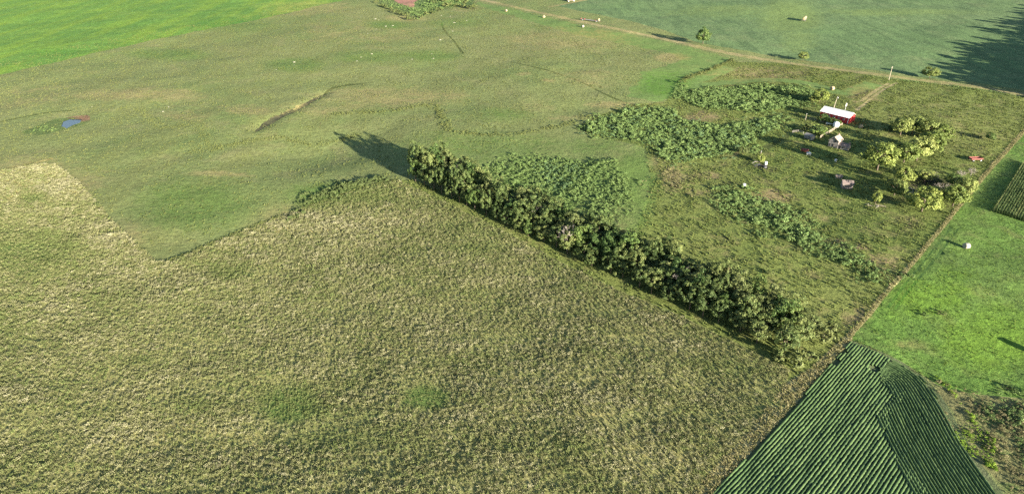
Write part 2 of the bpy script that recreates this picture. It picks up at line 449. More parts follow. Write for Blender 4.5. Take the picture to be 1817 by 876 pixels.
LUSH = [(880, 268, 230, 36, .55), (1000, 330, 190, 60, .8), (1125, 330, 46, 90, .85), (1060, 262, 90, 22, .6), (525, 115, 60, 14, .8), (650, 102, 70, 12, .7), (765, 100, 60, 10, .8), (690, 45, 44, 8, .9), (812, 40, 60, 9, .6), (890, 205, 60, 16, .6), (350, 365, 120, 50, .75), (580, 345, 80, 26, .9),
        (240, 375, 40, 12, .5), (800, 245, 80, 20, .5), (1180, 150, 60, 28, .6), (1120, 310, 40, 22, .9), (1320, 370, 40, 20, .5), (300, 95, 80, 12, .8), (420, 45, 90, 14, .6), (100, 95, 70, 10, .5), (1000, 300, 60, 20, .5),
        (1650, 530, 80, 34, .85), (1765, 600, 100, 60, .9), (1600, 555, 40, 20, .6), (1700, 490, 60, 20, .5), (1400, 30, 60, 34, .9), (1420, 70, 40, 24, .6), (1600, 22, 160, 8, .7), (1280, 20, 120, 14, .6),
        (510, 715, 56, 36, 1.1), (755, 706, 44, 22, 1.1), (60, 352, 22, 9, 1), (45, 450, 90, 50, .7), (20, 590, 60, 30, .4), (690, 350, 100, 20, .5), (240, 640, 60, 12, .4), (400, 480, 60, 14, .4), (820, 420, 80, 40, .4),
        (600, 780, 120, 26, .45), (1290, 650, 90, 30, .4), (1350, 720, 70, 30, .4)]
MUD = [(1652, 326, 46, 16, .9), (1600, 350, 40, 10, .5), (1350, 291, 16, 5, 1), (200, 520, 70, 10, .45), (320, 440, 10, 6, .4), (1435, 245, 30, 8, .4)]

# outlines in the photograph's pixels, carried onto the terrain by G
OUT = {}
OUT['tall_field'] = [(-260, 352), (0, 303), (60, 293), (97, 291), (135, 318), (175, 362), (215, 405), (250, 440), (278, 462), (300, 466), (345, 446), (420, 415), (480, 392), (560, 363), (640, 336), (706, 321),
                     (770, 350), (848, 388), (930, 430), (1014, 476), (1100, 516), (1180, 549), (1240, 577), (1330, 621), (1402, 655), (1395, 680), (1330, 762), (1226, 872), (1120, 990), (-500, 990)]
OUT['crop'] = [(1512, 604), (1560, 622), (1600, 641), (1640, 668), (1664, 694), (1688, 730), (1712, 775), (1742, 822), (1785, 880), (1850, 970), (1150, 990), (1264, 876), (1350, 784), (1420, 708), (1470, 648)]
OUT['margin'] = [(1226, 872), (1330, 762), (1395, 680), (1440, 652), (1490, 603), (1505, 592), (1538, 556), (1556, 532), (1600, 482), (1660, 412), (1708, 352), (1740, 314), (1817, 228), (1890, 150), (1905, 150), (1817, 238),
                 (1746, 318), (1713, 358), (1664, 418), (1606, 488), (1564, 535), (1545, 560), (1512, 598), (1512, 604), (1470, 648), (1420, 708), (1350, 784), (1264, 876), (1150, 990), (1110, 990)]
OUT['meadow'] = [(1512, 598), (1545, 560), (1564, 535), (1606, 488), (1664, 418), (1713, 358), (1746, 318), (1817, 238), (1905, 150), (2300, 150), (2300, 720), (1817, 706), (1740, 700), (1690, 692), (1664, 682), (1640, 668), (1600, 641), (1560, 622), (1512, 604)]
OUT['brown_rough'] = [(1664, 690), (1690, 692), (1740, 700), (1817, 706), (2300, 720), (2300, 990), (1850, 970), (1785, 880), (1742, 822), (1712, 775), (1688, 730)]
OUT['rough'] = [(706, 321), (730, 318), (800, 345), (900, 390), (1000, 425), (1090, 445), (1128, 420), (1136, 380), (1152, 340), (1152, 300), (1146, 264), (1100, 250), (1060, 243), (1018, 228), (1060, 206), (1115, 187), (1180, 181), (1212, 150), (1250, 130), (1296, 110), (1400, 112), (1480, 124), (1572, 139), (1700, 151),
                (1817, 172), (1910, 188), (1900, 150), (1890, 150), (1817, 228), (1740, 314), (1708, 352), (1660, 412), (1600, 482), (1556, 532), (1538, 556), (1505, 592), (1490, 603), (1440, 652), (1395, 680), (1402, 655), (1330, 621), (1240, 577),
                (1180, 549), (1100, 516), (1014, 476), (930, 430), (848, 388), (770, 350)]
OUT['mown'] = [(848, 4), (930, 22), (1000, 38), (1080, 55), (1160, 70), (1240, 88), (1296, 104), (1296, 110), (1250, 130), (1212, 150), (1196, 172), (1176, 181), (1130, 176), (1112, 172), (1118, 158), (1136, 144), (1140, 128), (1172, 120),
               (1205, 108), (1195, 96), (1140, 84), (1080, 74), (1020, 62), (960, 44), (900, 26), (850, 12)]
OUT['green_field'] = [(-420, 232), (0, 133), (70, 117), (137, 102), (220, 83), (304, 65), (400, 46), (480, 30), (545, 15), (612, 0), (700, -24), (760, -50), (-900, -60)]
OUT['bean_field'] = [(985, 10), (1040, 22), (1120, 38), (1190, 58), (1240, 76), (1340, 94), (1420, 106), (1500, 118), (1575, 128), (1640, 138), (1720, 146), (1817, 160), (1960, 184), (2700, 190), (2700, -80), (1000, -80), (960, -20), (1062, -3)]
OUT['marsh'] = [(36, 236), (62, 224), (100, 212), (132, 206), (163, 206), (162, 214), (138, 224), (105, 233), (70, 240)]
OUT['pond'] = [(108, 224), (112, 216), (124, 212), (146, 212), (142, 218), (130, 222), (118, 228)]
OUT['far_marsh'] = [(664, -6), (672, 6), (690, 16), (708, 20), (718, 28), (732, 37), (742, 34), (752, 28), (770, 22), (790, 17), (810, 13), (838, 18), (846, 10), (836, -4), (800, -16), (700, -16)]
OUT['red_mud'] = [(690, -4), (704, 4), (722, 11), (734, 14), (736, 5), (744, -4), (730, -12)]

LINES = {
 'track': (spline([(820, -8), (900, 10), (1000, 32), (1100, 53), (1190, 72), (1300, 96), (1400, 112), (1480, 123), (1572, 134), (1660, 146), (1740, 155), (1817, 168), (1960, 192)]), 7.0, 'track'),
 'driveway_rut': (spline([(1592, 147), (1575, 155), (1558, 166), (1540, 180), (1520, 196)]), 1.6, 'track'),
 'driveway_rut2': (spline([(1578, 148), (1562, 156), (1545, 167), (1528, 180)]), 1.8, 'track'),
 'trail': (spline([(1062, -4), (1030, 2), (1000, 8), (972, 13)]), 4.0, 'track'),
 'mown_loop': (spline([(1185, 168), (1215, 156), (1260, 150), (1320, 144), (1380, 142), (1430, 148), (1475, 160), (1500, 166), (1520, 160), (1550, 148)]), 9.0, 'mown'),
 'mown_loop2': (spline([(1296, 120), (1260, 134), (1222, 152)]), 9.0, 'mown'),
 'mud_streak': (spline([(452, 230), (470, 220), (492, 207), (520, 194), (545, 181), (575, 165)]), 4.2, 'mud'),
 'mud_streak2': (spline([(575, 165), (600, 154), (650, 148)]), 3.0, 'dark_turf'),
 'cattle_path_or_shade': (spline([(905, 110), (960, 122), (1000, 134), (1040, 150), (1075, 168), (1118, 186)]), 1.5, 'dark_turf'),
 'cattle_path_or_shade2': (spline([(696, 47), (712, 54), (730, 58)]), 1.6, 'dark_turf'),
 'cattle_path_or_shade3': (spline([(783, 42), (790, 56), (806, 74), (822, 96)]), 1.5, 'dark_turf'),
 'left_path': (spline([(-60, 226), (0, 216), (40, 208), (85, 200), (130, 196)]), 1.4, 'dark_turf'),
 'left_shade_line': (spline([(-60, 312), (0, 302), (40, 294), (94, 281)]), 2.2, 'dark_turf'),  # no path: shade along the tall grass edge, painted as a dark strip
 'wheel_track': (spline([(1576, 545), (1600, 512), (1630, 475), (1665, 432), (1690, 400)]), .7, 'dark_meadow'),
 'wheel_track2': (spline([(1588, 548), (1612, 516), (1642, 480), (1676, 438), (1700, 405)]), .7, 'dark_meadow'),
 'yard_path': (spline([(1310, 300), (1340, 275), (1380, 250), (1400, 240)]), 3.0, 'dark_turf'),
}
WORLD = {k: [(p.x, p.y) for p in GL(v)] for k, v in OUT.items()}
LW = {k: ([(p.x, p.y) for p in GL([(q[0], q[1]) for q in v[0]])], v[1], v[2]) for k, v in LINES.items()}

def build_ground():
    pts = []
    def grid(y0, y1, s, slope, margin, x0=None):
        ys = np.arange(y0, y1, s)
        for y in ys:
            hw = slope * y + margin
            xs = np.arange(-hw, hw, s)
            xx = xs + rng.uniform(-.32, .32, len(xs)) * s; yy = y + rng.uniform(-.32, .32, len(xs)) * s
            pts.append(np.stack([xx, yy], 1))
    grid(50, 130, 1.7, 0.9, 60); grid(130, 260, 2.3, 0.86, 40); grid(260, 440, 3.4, 0.83, 40); grid(440, 760, 5.5, 0.80, 40)
    big = []
    for x in np.arange(-2600, 2601, 65):
        for y in np.arange(-1500, 3801, 65):
            if not (45 < y < 765 and abs(x) < 0.8 * y + 42): big.append((x + rng.uniform(-15, 15), y + rng.uniform(-15, 15)))
    pts.append(np.array(big))
    P = np.concatenate(pts)
    verts = [Vector((a, b)) for a, b in P]
    edges = []
    regions = []                                   # (outline, material key, name)
    def add_edge_loop(poly):
        i0 = len(verts)
        for p in poly: verts.append(Vector((p[0], p[1])))
        k = len(poly)
        for i in range(k): edges.append((i0 + i, i0 + (i + 1) % k))
    wob = {'green_field': 1.0, 'bean_field': .6, 'mown': 2.0, 'tall_field': .35, 'brown_rough': .6, 'marsh': 1.2, 'far_marsh': 2.0, 'rough': .6, 'red_mud': 1.5}
    for key in ('pond', 'red_mud', 'marsh', 'far_marsh'):
        poly = resample(WORLD[key], 2.5, wob.get(key, .2), True); add_edge_loop(poly); regions.append((poly, key))
    for key, (ln, wd, mt) in LW.items():
        poly = ribbon(ln, wd, 0.3, 3.0, taper=key.startswith('mud')); add_edge_loop(poly); regions.append((poly, 'line:' + key))
    for key in ('crop', 'margin', 'brown_rough', 'meadow', 'tall_field', 'mown', 'rough', 'bean_field', 'green_field'):
        poly = resample(WORLD[key], 3.0, wob.get(key, .15), True); add_edge_loop(poly); regions.append((poly, key))
    vo, eo, fo, _, _, _ = delaunay_2d_cdt(verts, edges, [], 0, 1e-4)
    V = np.array([(v.x, v.y) for v in vo]); F = np.array(fo, np.int32)
    cen = V[F].mean(1)
    who = np.full(len(F), -1)
    for i, (poly, key) in enumerate(regions):
        xs = [p[0] for p in poly]; ys = [p[1] for p in poly]
        m = (who < 0) & (cen[:, 0] > min(xs)) & (cen[:, 0] < max(xs)) & (cen[:, 1] > min(ys)) & (cen[:, 1] < max(ys))
        idx = np.nonzero(m)[0]
        if len(idx): who[idx[inside(poly, cen[idx, 0], cen[idx, 1])]] = i
    Z = height(V[:, 0], V[:, 1])
    dp, _ = dist_poly(LW['mud_streak'][0], V[:, 0], V[:, 1]); Z = Z - 0.9 * np.exp(-(dp / 2.5) ** 2)
    d, _ = dist_poly([WORLD['pond'][0], WORLD['pond'][3]], V[:, 0], V[:, 1])
    dry = blobs(V[:, 0], V[:, 1], DRY) * .8; lush = blobs(V[:, 0], V[:, 1], LUSH); mud = blobs(V[:, 0], V[:, 1], MUD)
    marshred = blobs(V[:, 0], V[:, 1], [(150, 210, 14, 6, 1.3), (128, 208, 20, 3, 1)])
    names = {'pond': ('pond_water', 'water'), 'red_mud': ('mud_flat', 'red_mud'), 'marsh': ('marsh_ground', 'marsh_turf'), 'far_marsh': ('marsh_ground', 'marsh_turf'), 'crop': ('crop_soil', 'crop_soil'),
             'margin': ('dry_grass_path', 'margin'), 'brown_rough': ('rough_ground', 'brown_rough'), 'meadow': ('hay_meadow_ground', 'meadow'), 'tall_field': ('tall_grass_field', 'tall_field_soil'),
             'mown': ('mown_grass_ground', 'mown'), 'rough': ('farmyard_ground', 'rough'), 'bean_field': ('bean_field_ground', 'bean_field'), 'green_field': ('green_field_ground', 'green_field')}
    lname = {'track': 'farm_track', 'driveway_rut': 'driveway', 'driveway_rut2': 'driveway', 'trail': 'farm_track', 'mown_loop': 'mown_path', 'mown_loop2': 'mown_path', 'mud_streak': 'wet_channel', 'mud_streak2': 'wet_channel', 'cattle_path_or_shade': 'cattle_path_or_shade',
             'cattle_path_or_shade2': 'cattle_path_or_shade', 'cattle_path_or_shade3': 'cattle_path_or_shade', 'left_path': 'cattle_path_or_shade', 'left_shade_line': 'cattle_path_or_shade', 'yard_path': 'cattle_path_or_shade', 'wheel_track': 'wheel_rut', 'wheel_track2': 'wheel_rut'}  # the second left line is painted shade, the others are paths and ruts
    for i in range(-1, len(regions)):
        sel = F[who == i]
        if not len(sel): continue
        u, inv = np.unique(sel, return_inverse=True)
        if i < 0: nm, mt = 'pasture_ground', 'pasture'
        elif regions[i][1].startswith('line:'): nm, mt = lname[regions[i][1][5:]], LW[regions[i][1][5:]][2]
        else: nm, mt = names[regions[i][1]]
        dr = dry[u]
        if i >= 0 and regions[i][1] == 'marsh': dr = marshred[u]
        zz = Z[u].copy()
        if mt == 'water': zz[:] = zz.mean() - 0.12
        me = mesh_np(nm, np.column_stack([V[u], zz]), inv.reshape(sel.shape), M[mt], True,
                     {'dry': ('POINT', dr), 'lush': ('POINT', lush[u]), 'mud': ('POINT', mud[u])})
        struct(obj(nm, me))
build_ground()

# ------------------------------------------------------------------ scattered cover (stuff): instanced tufts and weeds
def tuft_mesh(name, seed, nb, hgt, spread, wid, mat, head=0.0):
    r = np.random.default_rng(seed); V = []; F = []; T = []
    for b in range(nb):
        a = r.uniform(0, 6.283); r0 = spread * 0.45 * math.sqrt(r.uniform(0, 1)); h = hgt * r.uniform(.65, 1.1); ln = spread * r.uniform(.2, 1.0)
        c, s = math.cos(a), math.sin(a); q = r.uniform(0, 6.283); tx, ty = math.cos(q) * wid / 2, math.sin(q) * wid / 2
        bx, by = r0 * math.cos(q * 2), r0 * math.sin(q * 2)
        k = len(V)
        for t, o, wf in ((0, 0, 1), (.6, .35, .9), (1, 1, .25)):
            V += [(bx + c * ln * o - tx * wf, by + s * ln * o - ty * wf, h * t), (bx + c * ln * o + tx * wf, by + s * ln * o + ty * wf, h * t)]; T += [t, t]
        F += [(k, k + 1, k + 3, k + 2), (k + 2, k + 3, k + 5, k + 4)]
        if head > 0:
            k = len(V); x, y, z = bx + c * ln, by + s * ln, h
            V += [(x - head * .5, y, z), (x, y - head * .3, z + head * .7), (x + head * .5, y, z), (x, y + head * .3, z - head * .9)]; T += [1, 1, 1, 1]; F += [(k, k + 1, k + 2, k + 3)]
    me = mesh_np(name, V, np.array(F), mat, False, {'tip': ('POINT', T)})
    return bpy.data.objects.new(name, me)

def weed_mesh(name, seed, nl, rad, hgt, leaf, mat, lump=5):
    r = np.random.default_rng(seed); V = []; F = []; S = []
    cs = [(r.uniform(-.55, .55) * rad, r.uniform(-.55, .55) * rad, r.uniform(.35, .75) * hgt, r.uniform(.35, .6) * rad) for _ in range(lump)]
    for i in range(nl):
        cx, cy, cz, cr = cs[i % lump]
        d = r.normal(size=3); d /= np.linalg.norm(d); d[2] = abs(d[2]) * 1.1 - .15
        p = np.array([cx, cy, cz]) + d * cr * r.uniform(.75, 1.1); p[2] = max(.02, p[2])
        nrm = d + r.normal(size=3) * .55; nrm /= np.linalg.norm(nrm)
        a = np.cross(nrm, [0.3, .2, 1]); a /= np.linalg.norm(a); b = np.cross(nrm, a); L = leaf * r.uniform(.7, 1.4)
        k = len(V); V += [p - a * L * .5, p - b * L * .32, p + a * L * .5, p + b * L * .32]; F.append((k, k + 1, k + 2, k + 3)); S.append(min(1, max(0, .5 + .25 * r.normal())))
    me = mesh_np(name, np.array(V), np.array(F), mat, False, {'shade': ('FACE', S)})
    return bpy.data.objects.new(name, me)

def scatter(name, P, scale, tint, variants, label, cat, tilt=0.12, structure_label=True):
    """one stuff object: geometry-node instances of the variants on the points P (n,3)"""
    P = np.asarray(P, np.float32); N = len(P)
    me = bpy.data.meshes.new(name); me.vertices.add(N); me.vertices.foreach_set('co', P.ravel())
    def att(nm, ty, arr, fld='value'):
        a = me.attributes.new(nm, ty, 'POINT'); a.data.foreach_set(fld, np.ascontiguousarray(arr).ravel())
    sc = np.asarray(scale, np.float32)
    if sc.ndim == 1: sc = np.stack([sc, sc, sc], 1)
    att('scl', 'FLOAT_VECTOR', sc.astype(np.float32), 'vector')
    att('rot', 'FLOAT_VECTOR', np.column_stack([rng.normal(0, tilt, N), rng.normal(0, tilt, N), rng.uniform(0, 6.283, N)]).astype(np.float32), 'vector')
    att('idx', 'INT', rng.integers(0, len(variants), N).astype(np.int32)); att('tint', 'FLOAT', np.clip(tint, 0, 1).astype(np.float32))
    src = bpy.data.collections.new(name + '_kinds')
    for v in variants: src.objects.link(v)
    ng = bpy.data.node_groups.new(name, 'GeometryNodeTree')
    ng.interface.new_socket('Geometry', in_out='INPUT', socket_type='NodeSocketGeometry'); ng.interface.new_socket('Geometry', in_out='OUTPUT', socket_type='NodeSocketGeometry')
    nn = ng.nodes; gi = nn.new('NodeGroupInput'); go = nn.new('NodeGroupOutput')
    ci = nn.new('GeometryNodeCollectionInfo'); ci.inputs['Collection'].default_value = src; ci.inputs['Separate Children'].default_value = True; ci.inputs['Reset Children'].default_value = True
    ip = nn.new('GeometryNodeInstanceOnPoints'); ip.inputs['Pick Instance'].default_value = True
    def named(nm, ty):
        a = nn.new('GeometryNodeInputNamedAttribute'); a.data_type = ty; a.inputs['Name'].default_value = nm; return a.outputs['Attribute']
    L = ng.links.new
    L(gi.outputs[0], ip.inputs['Points']); L(ci.outputs[0], ip.inputs['Instance'])
    L(named('idx', 'INT'), ip.inputs['Instance Index']); L(named('scl', 'FLOAT_VECTOR'), ip.inputs['Scale'])
    er = nn.new('FunctionNodeEulerToRotation'); L(named('rot', 'FLOAT_VECTOR'), er.inputs[0]); L(er.outputs[0], ip.inputs['Rotation'])
    L(ip.outputs[0], go.inputs[0])
    o = obj(name, me); md = o.modifiers.new('scatter', 'NODES'); md.node_group = ng
    tag(o, label, cat, kind='stuff')
    return o

def fill(poly, dens, jitter_cut=None):
    """random points over a world outline; dens = points per square metre"""
    xs = [p[0] for p in poly]; ys = [p[1] for p in poly]
    n = int((max(xs) - min(xs)) * (max(ys) - min(ys)) * dens)
    x = rng.uniform(min(xs), max(xs), n); y = rng.uniform(min(ys), max(ys), n)
    k = inside(poly, x, y); return x[k], y[k]
def in_view(x, y, m=60):
    px, py = proj(x, y); return (px > -m * 2.5) & (px < 1817 + m * 2.5) & (py < 876 + m * 2) & (py > -m)
def on_ground(x, y, dz=0.0):
    return np.column_stack([x, y, height(x, y) + dz])

# tall prairie grass of the near field
TALL = [tuft_mesh('tall_tuft_%d' % i, 20 + i, 13, .78, .42, .085, M['blade_tall'], .11) for i in range(6)]
x, y = fill(WORLD['tall_field'], 6.2)
k = in_view(x, y); x, y = x[k], y[k]
dist = np.hypot(x, y)
k = rng.uniform(size=len(x)) < np.clip(165 / dist, .35, 1.0); x, y, dist = x[k], y[k], dist[k]
dr = blobs(x, y, DRY); lu = blobs(x, y, LUSH)
nz = smooth_noise(x, y, 11, 30); nz2 = smooth_noise(x, y, 12, 9); nz3 = smooth_noise(x * .55 + y * .2, y * 1.6, 13, 24)
tint = .40 + .18 * nz + .14 * nz2 + .25 * dr - .50 * lu + rng.normal(0, .22, len(x))
nz4 = smooth_noise(x * .35 + y * .1, y * 1.1, 14, 13)
dens = np.clip(.88 + .28 * nz3 + .16 * nz2 + .26 * nz4, .28, 1.2); tint = tint + .12 * nz4
gap = rng.uniform(size=len(x)) < np.clip(dens, .35, 1)
sc = (.72 + .25 * rng.normal(size=len(x)).clip(-1.2, 2.0) + .12 * nz3) * np.clip(dist / 165, .9, 1.35) * (1 - .38 * np.clip(lu, 0, 1))
sc = sc.clip(.3, 1.7)
x, y, tint, sc = x[gap], y[gap], tint[gap], sc[gap]
scatter('tall_grass', on_ground(x, y), np.column_stack([sc * 1.12, sc * 1.12, sc * .62]), tint, TALL, 'tall seeding prairie grass covering the near field', 'grass')

# pasture tussocks
SHORT = [tuft_mesh('short_tuft_%d' % i, 40 + i, 8, .28, .34, .12, M['blade_pasture'], 0) for i in range(4)]
pp = [G(-60, 330), G(-60, 120), G(520, 12), G(900, 12), G(1300, 112), G(1120, 190), G(1000, 240), G(706, 321), G(300, 466), G(97, 291)]
x, y = fill([(p.x, p.y) for p in pp], .75)
k = in_view(x, y) & (rng.uniform(size=len(x)) < np.clip(.24 + .34 * smooth_noise(x, y, 15, 26), .02, 1)); x, y = x[k], y[k]
k = ~inside(WORLD['mown'], x, y) & ~inside(WORLD['pond'], x, y); x, y = x[k], y[k]
scatter('pasture_grass', on_ground(x, y, -.02), rng.uniform(.6, 1.5, len(x)), .45 + .3 * blobs(x, y, DRY) - .3 * blobs(x, y, LUSH) + rng.normal(0, .2, len(x)), SHORT, 'short grazed tussocks dotted over the pasture', 'grass')

# yard and meadow rough grass
x, y = fill(WORLD['rough'], 1.6)
px, py = proj(x, y)
k = in_view(x, y) & (rng.uniform(size=len(x)) < np.clip(.36 + .45 * smooth_noise(x, y, 17, 14), .06, 1)); x, y = x[k], y[k]
k = np.ones(len(x), bool)
for nm in ('track', 'driveway_rut', 'driveway_rut2', 'mown_loop', 'mown_loop2'):
    d, _ = dist_poly(LW[nm][0], x, y); k &= d > LW[nm][1] * .55
x, y = x[k], y[k]
YARD = [tuft_mesh('yard_tuft_%d' % i, 60 + i, 9, .42, .42, .13, M['blade_pasture'], 0) for i in range(4)]
scatter('yard_grass', on_ground(x, y, -.02), rng.uniform(.6, 1.5, len(x)), .22 + .35 * blobs(x, y, DRY) + rng.normal(0, .13, len(x)), YARD, 'rough uneven grass around the old farmyard', 'grass')
x, y = fill(WORLD['margin'], 7); k = in_view(x, y); x, y = x[k], y[k]
MARG = [tuft_mesh('margin_tuft_%d' % i, 70 + i, 9, .5, .4, .1, M['blade_margin'], 0) for i in range(4)]
scatter('dry_grass', on_ground(x, y, -.02), rng.uniform(.4, 1.1, len(x)), .5 + rng.normal(0, .3, len(x)), MARG, 'dry tan grass along the fence line path', 'grass')

x, y = fill(WORLD['meadow'], 1.0); k = in_view(x, y) & (rng.uniform(size=len(x)) < np.clip(.45 + .5 * smooth_noise(x, y, 19, 9), .05, 1)); x, y = x[k], y[k]
MEAD = [tuft_mesh('meadow_tuft_%d' % i, 75 + i, 8, .22, .30, .11, M['blade_meadow'], 0) for i in range(4)]
scatter('meadow_grass', on_ground(x, y, -.02), rng.uniform(.5, 1.3, len(x)), .35 + .4 * blobs(x, y, LUSH) + rng.normal(0, .25, len(x)), MEAD, 'short green regrowth over the hay meadow', 'grass')

# weed beds
WD = {}
for key in ('weed_leaf', 'weed_blue', 'weed_olive', 'weed_brown', 'weed_lime', 'weed_dark'):
    WD[key] = [weed_mesh('%s_%d' % (key, i), 80 + i, 96, .72, .80, .21, M[key]) for i in range(4)]
def weeds(name, outline, dens, mat, label, lo=.6, hi=1.5, seed=1, cut=.25, zs=1.0):
    poly = [(p.x, p.y) for p in GL(outline)]; core = poly + [poly[0]]
    poly = [(q[0], q[1]) for q in resample(poly, 6, 4.6, True)]
    x, y = fill(poly, dens * 1.75)
    d, _ = dist_poly(core, x, y)
    nz = smooth_noise(x, y, seed, 16); nf = smooth_noise(x, y, seed + 50, 5)
    k = rng.uniform(size=len(x)) < np.clip(.75 + .6 * nz + .35 * nf + cut, .12, 1) * np.clip(.22 + d / 6.5, 0, 1); x, y, nz, nf, d = x[k], y[k], nz[k], nf[k], d[k]
    s = .66 * np.exp(rng.normal(0, .28, len(x))) * rng.uniform(lo, hi, len(x)) * (1 + .22 * nz + .25 * nf) * np.clip(.65 + d / 9, .5, 1)
    return scatter(name, on_ground(x, y, -.03), np.column_stack([s, s, s * zs]), .48 + .26 * nz + .12 * nf + rng.normal(0, .16, len(x)), WD[mat], label, 'weeds', .15)
W1 = [(835, 293), (900, 281), (960, 275), (1050, 284), (1105, 280), (1120, 318), (1142, 350), (1126, 378), (1098, 400), (1130, 428), (1200, 452), (1262, 482), (1272, 502), (1180, 466), (1080, 414), (980, 370), (900, 335), (850, 308)]
W1B = [(930, 290), (970, 280), (1040, 288), (1060, 310), (1020, 335), (990, 350), (1010, 375), (985, 380), (960, 340)]
W2 = [(1015, 229), (1050, 212), (1110, 190), (1190, 192), (1214, 200), (1216, 212), (1280, 218), (1330, 212), (1396, 200), (1392, 228), (1350, 252), (1310, 275), (1250, 288), (1200, 294), (1165, 285), (1150, 262), (1100, 250), (1060, 245)]
W3 = [(1196, 170), (1212, 160), (1290, 154), (1350, 152), (1425, 152), (1452, 160), (1462, 184), (1400, 196), (1330, 206), (1290, 196), (1230, 192)]
W4 = [(1256, 346), (1300, 335), (1370, 352), (1408, 366), (1440, 400), (1500, 440), (1560, 470), (1596, 482), (1562, 520), (1500, 480), (1440, 452), (1390, 432), (1340, 404), (1272, 384)]
W5 = [(1160, 296), (1180, 290), (1240, 300), (1250, 320), (1220, 345), (1170, 352), (1150, 335)]
weeds('weed_bed', W1, 1.05, 'weed_leaf', 'dense bed of tall green weeds behind the windbreak', .55, 1.25, 1)
weeds('weed_bed', W1B, .5, 'weed_blue', 'bluish green weeds in the middle of the bed behind the windbreak', .6, 1.2, 2)
weeds('weed_bed', W2, .85, 'weed_leaf', 'broad thicket of leafy weeds between pasture and farmyard', .75, 1.75, 3)
weeds('weed_bed', W2, .15, 'weed_blue', 'bluish leafy weeds scattered through the broad thicket', .8, 1.5, 4)
weeds('weed_bed', W3, 1.0, 'weed_leaf', 'tall weed thicket on the far side of the barn', .8, 1.8, 5)
weeds('weed_bed', W4, 1.7, 'weed_leaf', 'bright green weed strip running down to the fence line', .6, 1.5, 6, .15)
weeds('weed_bed', W4, .22, 'weed_olive', 'olive weeds mixed in the strip by the fence line', .6, 1.3, 7, .0)
weeds('weed_bed', W5, .35, 'weed_brown', 'brown dead weeds beside the cattle path', .5, 1.1, 8, .0)
weeds('weed_bed', [(1165, 350), (1230, 310), (1300, 290), (1306, 298), (1240, 330), (1180, 358)], .5, 'weed_olive', 'olive weeds along the ditch west of the yard', .5, 1.2, 9)
weeds('weed_bed', [(1430, 470), (1500, 480), (1560, 525), (1530, 560), (1480, 520)], .22, 'weed_olive', 'sparse olive weeds near the field corner', .4, .9, 10, -.1)
weeds('weed_bed', [(1130, 425), (1260, 480), (1330, 520), (1420, 560), (1465, 590), (1480, 610), (1440, 570), (1330, 535), (1200, 470)], .5, 'weed_olive', 'pale olive weeds along the shaded back of the windbreak', .7, 1.5, 11)
weeds('weed_bed', [(1670, 694), (1740, 705), (1817, 712), (1900, 716), (1900, 900), (1800, 890), (1745, 815), (1700, 745)], 1.8, 'weed_brown', 'brown dead weeds in the rough corner beside the crop', .35, .8, 12, .1)
weeds('weed_bed', [(1712, 702), (1817, 712), (1900, 716), (1900, 840), (1817, 830), (1760, 765)], 2.4, 'weed_leaf', 'green weeds in the rough corner beside the crop', .4, .95, 13, .2)
weeds('weed_bed', [(1656, 680), (1676, 686), (1698, 728), (1726, 775), (1744, 806), (1732, 806), (1708, 772), (1682, 732)], 5.0, 'weed_lime', 'lime green grass strip edging the crop', .5, 1.0, 14, .6)
weeds('weed_bed', [(1640, 520), (1665, 510), (1690, 530), (1680, 560), (1650, 560)], .5, 'weed_leaf', 'low green weed patch in the meadow', .35, .7, 15, -.1)
weeds('weed_bed', [(488, 393), (512, 372), (545, 350), (590, 328), (640, 314), (690, 310), (706, 319), (640, 337), (560, 363)], 1.5, 'weed_dark', 'dark rank grass, part of its shade in the colour, behind the corner of the near field', .7, 1.4, 16, .1, 1.3)
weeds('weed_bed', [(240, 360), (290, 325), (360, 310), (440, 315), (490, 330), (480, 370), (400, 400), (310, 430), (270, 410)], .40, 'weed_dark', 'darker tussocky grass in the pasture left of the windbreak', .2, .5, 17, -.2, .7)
weeds('weed_bed', [(1560, 300), (1600, 290), (1700, 320), (1690, 355), (1600, 350)], .22, 'weed_olive', 'undergrowth beneath the bare farmyard trees', .5, 1.2, 18, 0)
weeds('marsh_reeds', [(40, 236), (66, 224), (104, 214), (108, 224), (118, 229), (80, 238)], .5, 'weed_leaf', 'green reeds at the left end of the small pond', .4, .9, 19)
weeds('marsh_reeds', [(668, 0), (690, 14), (712, 18), (735, 35), (770, 20), (812, 12), (836, 4), (830, -10), (760, -10), (745, 0), (738, 14), (700, 6), (685, -6)], .22, 'weed_leaf', 'green reeds filling the far marsh', .8, 1.8, 20, 0)

# creek-side grass lines in the pasture
def line_weeds(name, px_line, width, dens, mat, label, lo, hi, seed):
    ln = [(p.x, p.y) for p in GL([(q[0], q[1]) for q in spline(px_line)])]
    poly = ribbon(ln, width * 2, .5, 4)
    x, y = fill([(q[0], q[1]) for q in poly], dens * 2.4)
    d, a = dist_poly(ln, x, y); k = (rng.uniform(size=len(x)) < np.exp(-(d / width * 1.4) ** 2)) & (smooth_noise(x, y, seed, 12) > -.45); x, y = x[k], y[k]
    scatter(name, on_ground(x, y, -.05), .62 * rng.uniform(lo, hi, len(x)), .55 + rng.normal(0, .25, len(x)), WD[mat], label, 'grass', .15)
line_weeds('creek_grass', [(338, 268), (372, 268), (400, 258), (450, 249), (500, 245), (550, 257), (596, 250), (636, 238)], 3.0, .9, 'weed_olive', 'line of taller grass along the creek bed left of the windbreak', .45, 1.05, 31)
line_weeds('creek_grass', [(215, 190), (250, 196), (272, 215), (292, 226), (330, 222), (352, 222), (362, 244), (374, 264)], 4.0, .5, 'weed_olive', 'winding strip of taller grass right of the pond', .4, .95, 32)
